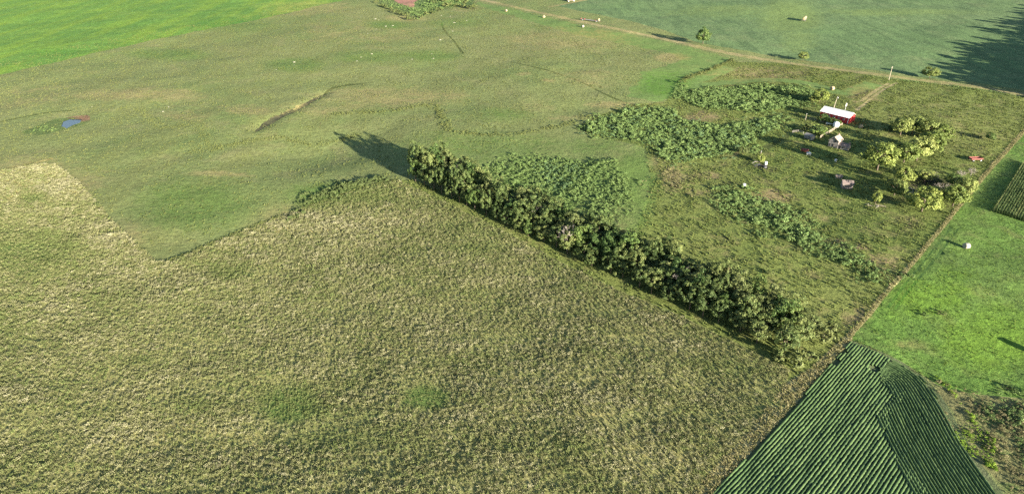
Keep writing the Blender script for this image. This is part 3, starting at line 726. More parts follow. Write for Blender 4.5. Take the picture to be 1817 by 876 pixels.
line_weeds('creek_grass', [(590, 202), (680, 198), (735, 190), (772, 188), (786, 212), (800, 232), (840, 238), (880, 240), (925, 236), (1000, 222), (1050, 206)], 3.2, .7, 'weed_olive', 'winding creek-side grass in the middle of the pasture', .45, 1.15, 33)
line_weeds('creek_grass', [(826, 160), (848, 150), (872, 136)], 2.2, .35, 'weed_olive', 'short tuft line on the pasture slope', .35, .8, 34)
line_weeds('creek_grass', [(560, 232), (575, 212), (572, 196)], 2.0, .3, 'weed_brown', 'short dry curved grass line by the creek', .3, .6, 35)
line_weeds('creek_grass', [(1200, 176), (1206, 162), (1212, 150)], 4, .8, 'weed_leaf', 'tall weeds at the tip of the mown bay', .8, 1.6, 36)
line_weeds('hedge_weeds', [(1208, 146), (1222, 138), (1250, 128), (1275, 118), (1300, 107)], 2.6, 1.2, 'weed_olive', 'narrow weedy hedge line crossing the mown bay', .7, 1.4, 37)
line_weeds('creek_grass', [(0, 236), (30, 236), (60, 240), (100, 240), (140, 226), (185, 208), (225, 196)], 1.8, .35, 'weed_olive', 'rank grass rim below the small pond', .3, .7, 38)
line_weeds('hedge_weeds', [(1516, 606), (1560, 624), (1600, 643), (1640, 670), (1664, 690)], 1.2, 2.0, 'weed_olive', 'straggly weeds between meadow and crop', .25, .55, 39)
line_weeds('edge_grass', [(292, 465), (345, 445), (420, 413), (480, 390), (560, 361), (640, 334), (706, 319)], 1.1, 2.6, 'weed_olive', 'rank grass along the back edge of the near field', .45, .9, 41)
line_weeds('hedge_weeds', [(1600, 143), (1680, 152), (1760, 163), (1817, 174)], 2.5, .7, 'weed_leaf', 'dark green weed strip below the track', .6, 1.2, 40)

# ------------------------------------------------------------------ crops in rows
def row_mesh(name, pts, hgt, half, mat, step=.38, seed=0):
    """one low leafy crop row along world points; returns None when too short"""
    r = np.random.default_rng(seed)
    L = resample(pts, step)
    n = len(L)
    if n < 6: return None
    P = np.array([(p.x, p.y) for p in L]); T = np.gradient(P, axis=0); T /= np.linalg.norm(T, axis=1)[:, None] + 1e-9
    Nn = np.column_stack([-T[:, 1], T[:, 0]])
    prof = [(-1, .04), (-.85, .62), (-.25, 1.0), (.35, .96), (.9, .58), (1, .04)]
    wv = 1 + .12 * np.sin(np.arange(n) * .31 + r.uniform(0, 6)) + r.normal(0, .07, n)
    hv = 1 + .10 * np.sin(np.arange(n) * .17 + r.uniform(0, 6)) + r.normal(0, .06, n)
    z0 = height(P[:, 0], P[:, 1])
    V = np.zeros((n, 6, 3))
    for j, (a, b) in enumerate(prof):
        off = a * half * wv + r.normal(0, .04, n) * half
        V[:, j, :2] = P + Nn * off[:, None] + T * r.normal(0, .05, n)[:, None]
        V[:, j, 2] = z0 + hgt * b * hv * (1 + r.normal(0, .055, n)) - (.03 if b < .1 else 0)
    idx = np.arange(n * 6).reshape(n, 6)
    F = np.stack([idx[:-1, :-1], idx[:-1, 1:], idx[1:, 1:], idx[1:, :-1]], -1).reshape(-1, 4)
    sh = np.clip(.5 + r.normal(0, .15, len(F)) + np.repeat(.2 * np.sin(np.arange(n - 1) * .09 + r.uniform(0, 6)), 5), 0, 1)
    return mesh_np(name, V.reshape(-1, 3), F, mat, False, {'shade': ('FACE', sh)})

def clip_runs(pts, polys_in, holes):
    x = np.array([p[0] for p in pts]); y = np.array([p[1] for p in pts])
    ok = inside(polys_in, x, y)
    for hx, hy, hr in holes: ok &= np.hypot(x - hx, y - hy) > hr
    runs, cur = [], []
    for i, o in enumerate(ok):
        if o: cur.append(pts[i])
        elif cur: runs.append(cur); cur = []
    if cur: runs.append(cur)
    return runs

div = [(1575, 636), (1562, 655), (1575, 680), (1592, 705), (1565, 738), (1575, 768), (1595, 800), (1606, 836), (1635, 876), (1700, 960)]
LEFTZ = [(p.x, p.y) for p in GL([(1510, 607)] + [(1540, 618), (1580, 636)] + [(a + 9 + 7 * (i % 2), b) for i, (a, b) in enumerate(div[1:])] + [(1700, 985), (1160, 985), (1263, 878), (1349, 787), (1419, 711), (1468, 652)])]
RIGHTZ = [(p.x, p.y) for p in GL([(1584, 640)] + [(1600, 646), (1636, 672), (1656, 698), (1678, 734), (1702, 780), (1732, 828), (1774, 886), (1838, 972)] + [(a - 9 - 6 * (i % 2), b) for i, (a, b) in enumerate([(1700, 966), (1637, 880), (1608, 840), (1598, 803), (1579, 768), (1570, 738), (1597, 706), (1580, 680), (1567, 657)])])]
hole = [(*G(1551, 655).xy, 1.1), (*G(1480, 642).xy, 1.2), (*G(1494, 622).xy, 1.0)]
field = thing('crop_field', G(1520, 760), 0, 'dark green field of planted crop rows by the fence line', 'crop field')
fb = field.location.copy()
rid = 0
def put_row(me):
    o = obj('crop_row', me, field); o.matrix_parent_inverse = Matrix.Translation(-fb)
A, B = G(1258, 880).xy, G(1508, 606).xy
du = (B - A).normalized(); dn = Vector((du.y, -du.x))
for k in range(-2, 162):
    o = A + dn * (.67 * k + .40)
    pts = [o + du * t for t in np.arange(-60, 75, .4)]
    wig = [p + dn * .10 * math.sin(i * .035 + k * .02) for i, p in enumerate(pts)]
    for run in clip_runs(wig, LEFTZ, hole):
        me = row_mesh('crop_row', run, .37, .295, M['crop_leaf'], seed=rid); rid += 1
        if me: put_row(me)
rb = spline([(p.x, p.y) for p in GL([(1560, 625), (1600, 644), (1636, 670), (1656, 695), (1680, 732), (1706, 779), (1738, 828), (1780, 886), (1850, 980), (1910, 1060)])], 14)
rb = resample(rb, .5)
sm = np.array([(p.x, p.y) for p in rb])
for _ in range(60): sm[1:-1] = (sm[:-2] + sm[2:] + 2 * sm[1:-1]) / 4
for k in range(0, 75):
    T = np.gradient(sm, axis=0); T /= np.linalg.norm(T, axis=1)[:, None]
    Nn = np.column_stack([T[:, 1], -T[:, 0]])
    off = sm + Nn * (.70 * k + .3)
    for run in clip_runs([Vector(p) for p in off], RIGHTZ, hole):
        if len(run) < 8: continue
        me = row_mesh('crop_row', run, .50, .27, M['crop_leaf'], seed=1000 + rid); rid += 1
        if me: put_row(me)

# tall standing corn at the right edge
corn = thing('corn_field', G(1800, 360), 0, 'tall standing corn at the right edge of the photo', 'corn field')
cb = corn.location.copy()
A, B = G(1763, 376).xy, G(1880, 190).xy
du = (B - A).normalized(); dn = Vector((du.y, -du.x)); E2 = (G(1830, 398).xy - A)
slope = E2.dot(du) / E2.dot(dn)
for k in range(34):
    r = np.random.default_rng(500 + k); V = []; F = []; S = []
    o = A + dn * (.78 * k); t0 = slope * .78 * k
    for t in np.arange(t0, t0 + 62 - k * .3, .30):
        p = o + du * (t + r.normal(0, .05)) + dn * r.normal(0, .05); z = zat(p.x, p.y); h = r.uniform(1.4, 1.9)
        kk = len(V); a = r.uniform(0, 6.28); c, s = math.cos(a) * .05, math.sin(a) * .05
        V += [(p.x - c, p.y - s, z), (p.x + c, p.y + s, z), (p.x + c * .4, p.y + s * .4, z + h * 1.08), (p.x - c * .4, p.y - s * .4, z + h * 1.08)]; F.append((kk, kk + 1, kk + 2, kk + 3)); S.append(.95)
        for q in range(5):
            a = r.uniform(0, 6.28); lz = z + h * (.3 + .14 * q) ; ln = .42; c, s = math.cos(a), math.sin(a); kk = len(V); wd = .07
            V += [(p.x + s * wd, p.y - c * wd, lz), (p.x - s * wd, p.y + c * wd, lz), (p.x + c * ln - s * wd, p.y + s * ln + c * wd, lz + .2), (p.x + c * ln + s * wd, p.y + s * ln - c * wd, lz + .2)]
            F.append((kk, kk + 1, kk + 2, kk + 3)); S.append(min(1, max(0, r.normal(.3 + .08 * q, .2))))
    me = mesh_np('corn_row', V, np.array(F), M['corn_leaf'], False, {'shade': ('FACE', S)})
    o = obj('corn_row', me, corn); o.matrix_parent_inverse = Matrix.Translation(-cb)

# ------------------------------------------------------------------ trees
def crown_mesh(name, seed, rx, rz, z0, mat, clumps=46, per=62, leaf=.36, spire=False, lumpy=.32, sparse=0.0):
    """leaf faces gathered in clumps through an uneven crown volume; z0 = foot of the crown"""
    r = np.random.default_rng(seed); V = []; F = []; S = []
    cz = z0 + rz
    ph = r.uniform(0, 6.28, 6)
    for c in range(clumps):
        u = r.normal(size=3); u /= np.linalg.norm(u)
        if u[2] < -.35: u[2] *= .4
        az = math.atan2(u[1], u[0])
        lob = 1 + lumpy * (.6 * math.sin(2 * az + ph[0]) + .5 * math.sin(3 * az + ph[1] + 2 * u[2]) + .4 * math.sin(5 * u[2] + ph[2] + az))
        rad = r.uniform(.45, 1.0) ** (.6 if lumpy > .2 else .4) * lob
        p = np.array([u[0] * rx * rad, u[1] * rx * rad, u[2] * rz * rad])
        if spire:
            t = r.uniform(0, 1) ** 1.25; a = r.uniform(0, 6.28); rr = rx * (1 - t ** 4) * r.uniform(.4, 1.05) + .1
            p = np.array([math.cos(a) * rr, math.sin(a) * rr, -rz + 2 * rz * t]); u = np.array([math.cos(a), math.sin(a), .5]); u /= np.linalg.norm(u)
        cr = rx * r.uniform(.15, .34) * (.55 if spire else 1)
        shade = np.clip(r.normal(.5, .17), 0, 1)
        for i in range(int(per * r.uniform(.6, 1.3))):
            d = r.normal(size=3); d /= np.linalg.norm(d)
            if d.dot(u) < -.25: d = d - 2 * d.dot(u) * u * .8
            q = p + d * cr * r.uniform(.55, 1.08) * np.array([1, 1, .8])
            nm = d * .8 + u * .35 + np.array([0, 0, .25]) + r.normal(size=3) * .45; nm /= np.linalg.norm(nm)
            a = np.cross(nm, r.normal(size=3)); a /= np.linalg.norm(a) + 1e-9; b = np.cross(nm, a); Lf = leaf * r.uniform(.6, 1.35)
            k = len(V); q = q + np.array([0, 0, cz])
            V += [q - a * Lf * .5, q - b * Lf * .34, q + a * Lf * .5, q + b * Lf * .34]; F.append((k, k + 1, k + 2, k + 3)); S.append(min(1, max(0, shade + r.normal(0, .12))))
    V = np.array(V); V[:, 2] = np.maximum(V[:, 2], .05)
    return mesh_np(name, V, np.array(F), mat, False, {'shade': ('FACE', S)})

def trunk_mesh(name, seed, hgt, rad, mat, limbs=5, spread=1.6, straight=False):
    r = random.Random(seed); b = MB()
    lean = (r.uniform(-.25, .25), r.uniform(-.25, .25))
    b.tube([(0, 0, -.25), (lean[0] * .3, lean[1] * .3, hgt * .35), (lean[0], lean[1], hgt * .7), (lean[0] * 1.2, lean[1] * 1.2, hgt)], [rad * 1.25, rad * .9, rad * .6, rad * .2], 7)
    for k in range(limbs):
        a = 6.283 * k / limbs + r.uniform(-.4, .4); z = hgt * r.uniform(.3, .7); l = spread * r.uniform(.7, 1.1)
        b.tube([(lean[0] * z / hgt, lean[1] * z / hgt, z), (math.cos(a) * l * .5, math.sin(a) * l * .5, z + l * .45), (math.cos(a) * l, math.sin(a) * l, z + l * .95)], [rad * .5, rad * .32, rad * .1], 5)
    return mesh_np(name, b.v, b.f, mat, True)

def bare_crown_mesh(name, seed, hgt, rad, mat):
    """bare grey branches and twigs"""
    r = random.Random(seed); b = MB()
    def grow(p, d, l, rr, depth):
        q = p + d * l
        m = p.lerp(q, .5) + Vector((r.uniform(-.1, .1), r.uniform(-.1, .1), r.uniform(-.05, .1))) * l
        b.tube([p, m, q], [rr, rr * .8, rr * .55], 4, False)
        if depth == 0: return
        for _ in range(3 if depth > 1 else 4):
            nd = (d + Vector((r.uniform(-.8, .8), r.uniform(-.8, .8), r.uniform(-.25, .6)))).normalized()
            grow(q, nd, l * r.uniform(.6, .85), rr * .6, depth - 1)
    for k in range(5):
        a = 6.283 * k / 5 + r.uniform(-.4, .4)
        grow(Vector((0, 0, hgt * r.uniform(.18, .35))), Vector((math.cos(a) * .7, math.sin(a) * .7, 1)).normalized(), hgt * .27, rad, 3)
    return mesh_np(name, b.v, b.f, mat, False)

CR = {}
def crowns(key, n, fn): CR[key] = [fn(i) for i in range(n)]
crowns('wb', 6, lambda i: crown_mesh('windbreak_crown', 200 + i, 2.7, 3.7, .7, M['leaf_windbreak'], 80, 56, .34))
crowns('wbo', 4, lambda i: crown_mesh('windbreak_crown', 220 + i, 2.7, 3.6, .7, M['leaf_olive'], 76, 56, .34))
crowns('wbg', 3, lambda i: crown_mesh('windbreak_crown', 230 + i, 2.6, 3.5, .8, M['leaf_green'], 76, 56, .34))
crowns('round', 4, lambda i: crown_mesh('round_crown', 240 + i, 3.3, 2.9, .4, M['leaf_green'], 84, 60, .40, lumpy=.14))
crowns('roundo', 4, lambda i: crown_mesh('round_crown', 250 + i, 3.3, 2.9, .35, M['leaf_farm'], 84, 60, .40, lumpy=.14))
crowns('yellow', 4, lambda i: crown_mesh('round_crown', 260 + i, 3.3, 3.0, .35, M['leaf_yellow'], 84, 60, .40, lumpy=.14))
crowns('grey', 2, lambda i: crown_mesh('grey_crown', 270 + i, 3.0, 2.6, 1.0, M['leaf_grey'], 30, 26, .30))
crowns('bush', 4, lambda i: crown_mesh('bush_crown', 280 + i, 1.5, .95, .05, M['leaf_olive'], 18, 50, .30))
crowns('bushg', 3, lambda i: crown_mesh('bush_crown', 290 + i, 1.5, .95, .05, M['leaf_green'], 18, 50, .30))
crowns('spire', 3, lambda i: crown_mesh('evergreen_crown', 300 + i, 4.6, 8.0, .6, M['leaf_dark'], 150, 22, 1.1, spire=True))
crowns('bare', 3, lambda i: bare_crown_mesh('bare_branches', 310 + i, 6.0, .10, M['bark_grey']))
TR = {'t': [trunk_mesh('trunk', 400 + i, 5.2, .16, M['bark']) for i in range(4)], 'g': [trunk_mesh('trunk', 410 + i, 3.4, .15, M['bark_grey'], 4) for i in range(2)],
      's': [trunk_mesh('trunk', 420 + i, 1.0, .06, M['bark'], 5, .7) for i in range(3)]}

def tree(name, p, kind, label, cat, sx=1.0, sz=1.0, group=None, trunk='t', seed=0, crown_name='crown'):
    r = random.Random(seed * 77 + 5)
    t = thing(name, (p[0], p[1], zat(p[0], p[1])), r.uniform(0, 6.283), label, cat, group)
    c = obj(crown_name, r.choice(CR[kind]), t); c.scale = (sx * r.uniform(.93, 1.07), sx * r.uniform(.93, 1.07), sz)
    s = obj('trunk' if trunk != 's' else 'stem', r.choice(TR[trunk]), t); s.scale = (sx, sx, sz)
    return t

# the long windbreak
E0, W0 = G(1392, 637).xy, G(716, 319).xy
ax = (W0 - E0); LEN = ax.length; ax = ax.normalized(); pn = Vector((ax.y, -ax.x))
if pn.y < 0: pn = -pn
rows = ['front', 'second', 'third', 'fourth', 'back']
tid = 0
for rw in range(5):
    spots = []
    s = 1.0 + (rw % 2) * 2.0 + (1.5 if rw == 3 else 0)
    while s < LEN - 1.0:
        spots.append(s); s += random.uniform(3.9, 6.2)
    spots = spots[::-1]                       # counted from the left end of the belt
    for k, s in enumerate(spots):
        p = E0 + ax * (s + random.uniform(-.6, .6)) + pn * (1.8 + rw * 3.3 + random.uniform(-.8, .8))
        u = random.random()
        kind, look = ('wb', 'dark green') if u < .50 else (('wbo', 'pale olive') if u < .72 else ('wbg', 'bright green'))
        if rw == 0 and u < .75: kind, look = 'wb', 'dark green'
        sz = random.uniform(.70, 1.30) * (1.0 + .42 * max(0, s / LEN - .72) / .28); sx = random.uniform(.82, 1.22)
        if rw == 0: sz *= .84; sx *= .85
        tree('windbreak_tree', p, kind, '%s leafy tree, %s from the left in the windbreak %s row' % (look, ordinal(k + 1), rows[rw]), 'tree', sx, sz, 'trees of the long windbreak', seed=tid); tid += 1
for j, (px, py, sx) in enumerate([(1412, 650, 1.5), (1432, 640, 1.3), (1462, 606, 1.6), (1470, 590, 1.3), (1385, 640, 1.2)]):
    look = ['grey-green low bush nearest the crop at the windbreak end', 'low olive bush at the right end of the windbreak', 'wide olive bush behind the right end of the windbreak', 'small olive bush on the yard side of the windbreak end', 'small bush at the front right corner of the windbreak'][j]
    tree('bush', G(px, py), 'bush', look, 'bush', sx, sx * 1.1, 'bushes at the windbreak end', 's', 900 + j)
p = G(955, 398); t = thing('dead_tree', (p.x, p.y, p.z), 0.4, 'leafless pinkish grey tree standing inside the windbreak', 'dead tree'); obj('branches', CR['bare'][0], t).scale = (1.1, 1.1, 1.35); obj('trunk', TR['g'][0], t)

for j, (f, o, lab) in enumerate([(.22, 7, 'bare grey tree near the right end of the windbreak'), (.47, 3, 'bare grey tree on the near side of the windbreak middle'), (.86, 8, 'bare grey tree near the left end of the windbreak')]):
    q = E0 + ax * (LEN * f) + pn * o; t = thing('dead_tree', (q.x, q.y, zat(q.x, q.y)), j * 2.0, lab, 'dead tree'); obj('branches', CR['bare'][j], t).scale = (1.15, 1.15, 1.45); obj('trunk', TR['g'][j % 2], t)
# farmyard and roadside trees: px of the trunk foot, crown width in px, kind
FARM = [
 (1597, 240, 27, 'roundo', 'leafy green tree at the left end of the row right of the barn', 1), (1618, 238, 26, 'roundo', 'olive tree, second in the row right of the barn', 1), (1642, 246, 28, 'roundo', 'green tree, third in the row right of the barn', 1),
 (1668, 252, 24, 'yellow', 'yellow-lit tree at the right end of the row behind the house', 1), (1580, 232, 16, 'bushg', 'dark low bush left of the tree row by the barn', .8),
 (1580, 281, 28, 'roundo', 'olive tree at the left of the large clump right of the house', .75), (1603, 289, 34, 'yellow', 'full yellow-green tree in the clump right of the house', .85), (1626, 285, 34, 'roundo', 'broad olive tree in the middle of the clump right of the house', 1.05),
 (1648, 272, 30, 'yellow', 'yellow-green tree at the upper right of the clump beside the house', 1), (1556, 302, 42, 'yellow', 'large bright yellow-green tree standing alone below the house', .95),
 (1601, 326, 24, 'yellow', 'small yellow-green tree between the lone tree and the shed', 1), (1586, 347, 27, 'roundo', 'pale olive tree right of the wooden shed', .9), (1553, 361, 12, 'yellow', 'little yellow-green sapling below the shed', 1.1),
 (1635, 375, 40, 'yellow', 'bright yellow round tree nearest the camera in the farmyard', .85), (1690, 366, 30, 'yellow', 'yellow tree beside the fence line path', 1), (1658, 357, 26, 'roundo', 'olive tree between the two yellow trees', .8),
 (1709, 344, 26, 'roundo', 'olive tree by the fence line among grey branches', .9), (1640, 322, 20, 'roundo', 'small olive tree among the bare branches', .9), (1690, 330, 22, 'round', 'green tree tangled with bare branches by the fence', .8),
 (1459, 216, 16, 'round', 'dark small tree at the front left corner of the red barn', .8), (1474, 220, 18, 'round', 'dark leafy tree in front of the red barn wall', .62), (1486, 222, 10, 'round', 'slim dark tree hiding the middle of the barn wall', .62),
 (1454, 182, 26, 'yellow', 'yellow-green willow thicket left of the barn', .9), (1444, 182, 18, 'roundo', 'olive bushy tree at the edge of the thicket by the barn', .8),
 (1446, 236, 44, 'bushg', 'broad low green bush covering the old pens', .9), (1430, 232, 20, 'bush', 'olive bush beside the old pens', 1), (1348, 290, 14, 'yellow', 'yellow-green sapling over the scrap heap', .9), (1318, 272, 20, 'bush', 'olive bush at the edge of the weed thicket', 1.1),
 (1247, 78, 24, 'round', 'round dark tree standing alone beside the farm track', 1.1), (1424, 108, 18, 'roundo', 'small olive tree on the far edge of the track', .9), (1649, 139, 20, 'roundo', 'pale olive bush on the track edge near the big shadow', .8),
 (1756, 249, 12, 'round', 'dark little bush standing alone in the right pasture', .8), (1366, 487, 14, 'bush', 'pale bush alone in the pasture behind the windbreak', 1), (1308, 497, 9, 'bush', 'small round bush just behind the windbreak', 1),
 (1640, 560, 13, 'bushg', 'small dark bush in the weedy hollow of the meadow', .6), (1668, 556, 16, 'bush', 'pale straggly bush in the weedy hollow of the meadow', .4), (1788, 690, 22, 'bushg', 'low dark bush at the bottom edge of the meadow', .35),
 (964, 33, 0, None, '', 0),
]
for j, (px, py, wpx, kind, label, zf) in enumerate(FARM):
    if kind is None: continue
    p = G(px, py); wm = wpx * m_per_px(px, py)
    if kind.startswith('bush'):
        s = wm / 3.0; tree('bush', p, kind, label, 'bush', s, min(s, 1.7) * zf, None, 's', 1000 + j)
    else:
        s = wm / 5.0 if px > 1520 else wm / 6.4; tree('farm_tree', p, kind, label, 'tree', s, max(s, .6) * zf * (1.0 if s > .7 else 1.1), None, 't', 1000 + j)
BARE = [(1652, 322, .75, 'bare grey tree at the dark heart of the yard thicket'), (1664, 340, .7, 'bare grey tree leaning over the dark ground'), (1682, 342, .7, 'bare grey tree right of the dark ground'), (1704, 316, .7, 'pale bare tree near the red wagon'),
        (1722, 312, .65, 'pale bare tree closest to the fence below the red wagon'), (1560, 352, .4, 'bare grey brush beside the little sapling')]
for j, (px, py, s, label) in enumerate(BARE):
    p = G(px, py); t = thing('bare_tree', (p.x, p.y, p.z), j * 1.3, label, 'bare tree', 'bare trees of the farmyard')
    obj('branches', CR['bare'][j % 3], t).scale = (s, s, s * .8); obj('trunk', TR['g'][j % 2], t).scale = (s, s, s)
    if j < 5: c = obj('crown', CR['grey'][j % 2], t); c.scale = (s * .85, s * .85, s * .75)
p0 = G(1612, 343)
for j in range(5):
    b = MB(); a = [.2, 1.1, 2.0, 2.7, .7][j]; l = [4.5, 3.6, 5, 3.2, 4][j]
    b.tube([(0, 0, .12), (math.cos(a) * l * .5, math.sin(a) * l * .5, .35), (math.cos(a) * l, math.sin(a) * l, .5)], [.14, .1, .04], 6)
    b.tube([(math.cos(a) * l * .4, math.sin(a) * l * .4, .3), (math.cos(a + .6) * l * .75, math.sin(a + .6) * l * .75, .8)], [.07, .03], 5)
    p = G([1612, 1620, 1628, 1610, 1640][j], [343, 347, 340, 336, 350][j])
    tag(b.build('fallen_branch', M['bark_grey'], None, True, loc=p), '%s grey fallen branch on the dark ground under the farmyard trees' % ['long', 'short', 'longest', 'thin', 'crooked'][j], 'branch', 'fallen branches in the yard')

# marsh shrubs at the top edge
MSH = [(668, 6), (676, 12), (684, 15), (694, 18), (702, 24), (712, 26), (720, 29), (727, 36), (747, 33), (757, 27), (768, 25), (779, 20), (790, 13), (800, 10), (810, 12), (822, 14), (832, 16), (840, 15), (826, 6), (812, 3), (770, 6), (786, 4)]
for j, (px, py) in enumerate(MSH):
    s = random.uniform(1.5, 2.5); tree('marsh_shrub', G(px, py), 'bush', 'pale green shrub, %s along the far marsh edge from the left' % ordinal(j + 1), 'shrub', s, s * .8, 'shrubs around the far marsh', 's', 1200 + j)
# shrubs along the hedge line of the mown bay
for j, (px, py) in enumerate([(1208, 148), (1222, 141), (1242, 132), (1260, 126), (1298, 109)]):
    s = [1.3, 1, .9, 1.0, 1.1][j]; tree('hedge_shrub', G(px, py), 'bush' if j else 'bushg', 'small shrub, %s from the left on the hedge line of the mown bay' % ordinal(j + 1), 'shrub', s, s * .9, 'shrubs of the hedge line', 's', 1300 + j)
# evergreens of the grove beyond the right edge, whose long shadow falls across the bean field
g0, g1 = Vector((292, 330)), Vector((520, 585))
gi = 0
for rw in range(4):
    for k in range(30 if rw < 2 else 15):
        f = (k + .5 * (rw % 2) + random.uniform(-.25, .25)) / 30
        p = g0.lerp(g1, f) + Vector((6.2 * rw + random.uniform(-2, 2), -8.5 * rw))
        s = random.uniform(.75, 1.12)
        tree('evergreen_tree', p, 'spire', 'dark evergreen, %s tree of the %s grove row beyond the right edge' % (ordinal(k + 1), ordinal(rw + 1)), 'tree', s * 2.1, s * 1.08, 'evergreen grove', 't', 1400 + gi); gi += 1

# ------------------------------------------------------------------ buildings
def local(p, q):
    return (q.xy - p.xy)
def gable_thing(name, p, rz, label, cat): return thing(name, (p.x, p.y, p.z), rz, label, cat)

def build_barn():
    """long low red barn: local X along the ridge (towards the lit gable), local Y away from the camera"""
    p = G(1483, 212.5); rz = R(-50)
    L, W, H, T = 13.6, 6.8, 3.0, 4.6
    p = G(1484.5, 211.5)
    t = gable_thing('barn', p, rz, 'long red barn with a shining white metal roof and bright red gable', 'barn')
    x, y = L / 2, W / 2
    zb = -.35
    MB().box((0, -y + .08, (H + zb) / 2), (L, .16, H - zb)).build('front_wall', M['barn_red'], t)
    MB().box((0, y - .08, (H + zb) / 2), (L, .16, H - zb)).build('back_wall', M['barn_red'], t)
    for sx in (-1, 1):
        g = MB().prism([(sx * x, -y + .165, zb), (sx * x, y - .165, zb), (sx * x, y - .165, H), (sx * x, 0, T - .08), (sx * x, -y + .165, H)], .16, (-sx, 0, 0)).build('gable_wall', M['barn_red'], t)
        if sx > 0:
            d = MB().box((x + .045, -.4, 1.1), (.08, 2.6, 2.3)).build('sliding_door', M['barn_red'], t)
            MB().box((x + .07, 0, 2.32), (.12, 4.4, .12)).build('door_rail', M['barn_red'], d)
            for yy in (-1.65, .85): MB().box((x + .10, yy, 1.1), (.05, .1, 2.3)).build('door_trim', M['barn_red'], d)
            MB().box((x + .03, 0, 3.15), (.05, .8, .7)).build('loft_hatch', M['barn_red'], t)
        for sy in (-1, 1):
            MB().prism([(sx * (x + .30), 0, T + .06), (sx * (x + .30), sy * (y + .25), H - .16), (sx * (x + .30), sy * (y + .25), H - .36), (sx * (x + .30), 0, T - .16)], .05, (sx, 0, 0)).build('barge_board', M['white_paint' if sx < 0 or sy < 0 else 'trim_peach'], t)
    for sy in (-1, 1):                                     # sheet roof: panels laid side by side, each with a rib
        k = 18; w = (L + .6) / k; ey, ez = sy * (y + .25), H - .16
        slope = t
        for i in range(k):
            x0 = -x - .3 + i * w
            m = MB().prism([(x0 + .004, 0, T + .10), (x0 + w - .004, 0, T + .10), (x0 + w - .004, ey, ez + .10), (x0 + .004, ey, ez + .10)], .05, (0, 0, -1))
            m.tube([(x0 + .05, 0, T + .11), (x0 + .05, ey, ez + .11)], .035, 5)
            m.build('roof_panel', M['barn_roof'], t)
    MB().box((0, 0, T + .15), (L + .6, .35, .06)).build('ridge_cap', M['barn_roof'], t)
    for xx in (-4.6, -2.3, 0, 2.3, 4.6):
        f = MB().box((xx, -y - .03, 1.7), (.95, .06, .85)).build('window', M['white_paint'], t); MB().box((xx, -y - .07, 1.7), (.75, .03, .65)).build('pane', M['glass'], f)
    MB().box((x - .07, -y + .0, (H + zb) / 2), (.2, .24, H - zb - .02)).build('corner_trim', M['white_paint'], t)
    return t
build_barn()

def siding(t, x0, x1, y, z0, z1, ny, step=.42):
    """horizontal weatherboards on a wall plane facing local -Y or +Y"""
    z = z0; k = 0
    while z < z1 - .05:
        MB().box(((x0 + x1) / 2, y + ny * (.02 + .012 * (k % 3)), z + step * .5), (x1 - x0, .05, step - .03)).build('board', M['old_wood' if (k * 7) % 5 else 'old_wood_dark'], t)
        z += step; k += 1

def opening(t, c, d, mat='dark_open', frame='old_wood', nm='window'):
    f = MB().box(c, (d[0] + .2, d[1], d[2] + .2)).build(nm, M[frame], t)
    MB().box((c[0] + d[3], c[1] + d[4], c[2]), d[:3]).build('opening', M[mat], f)

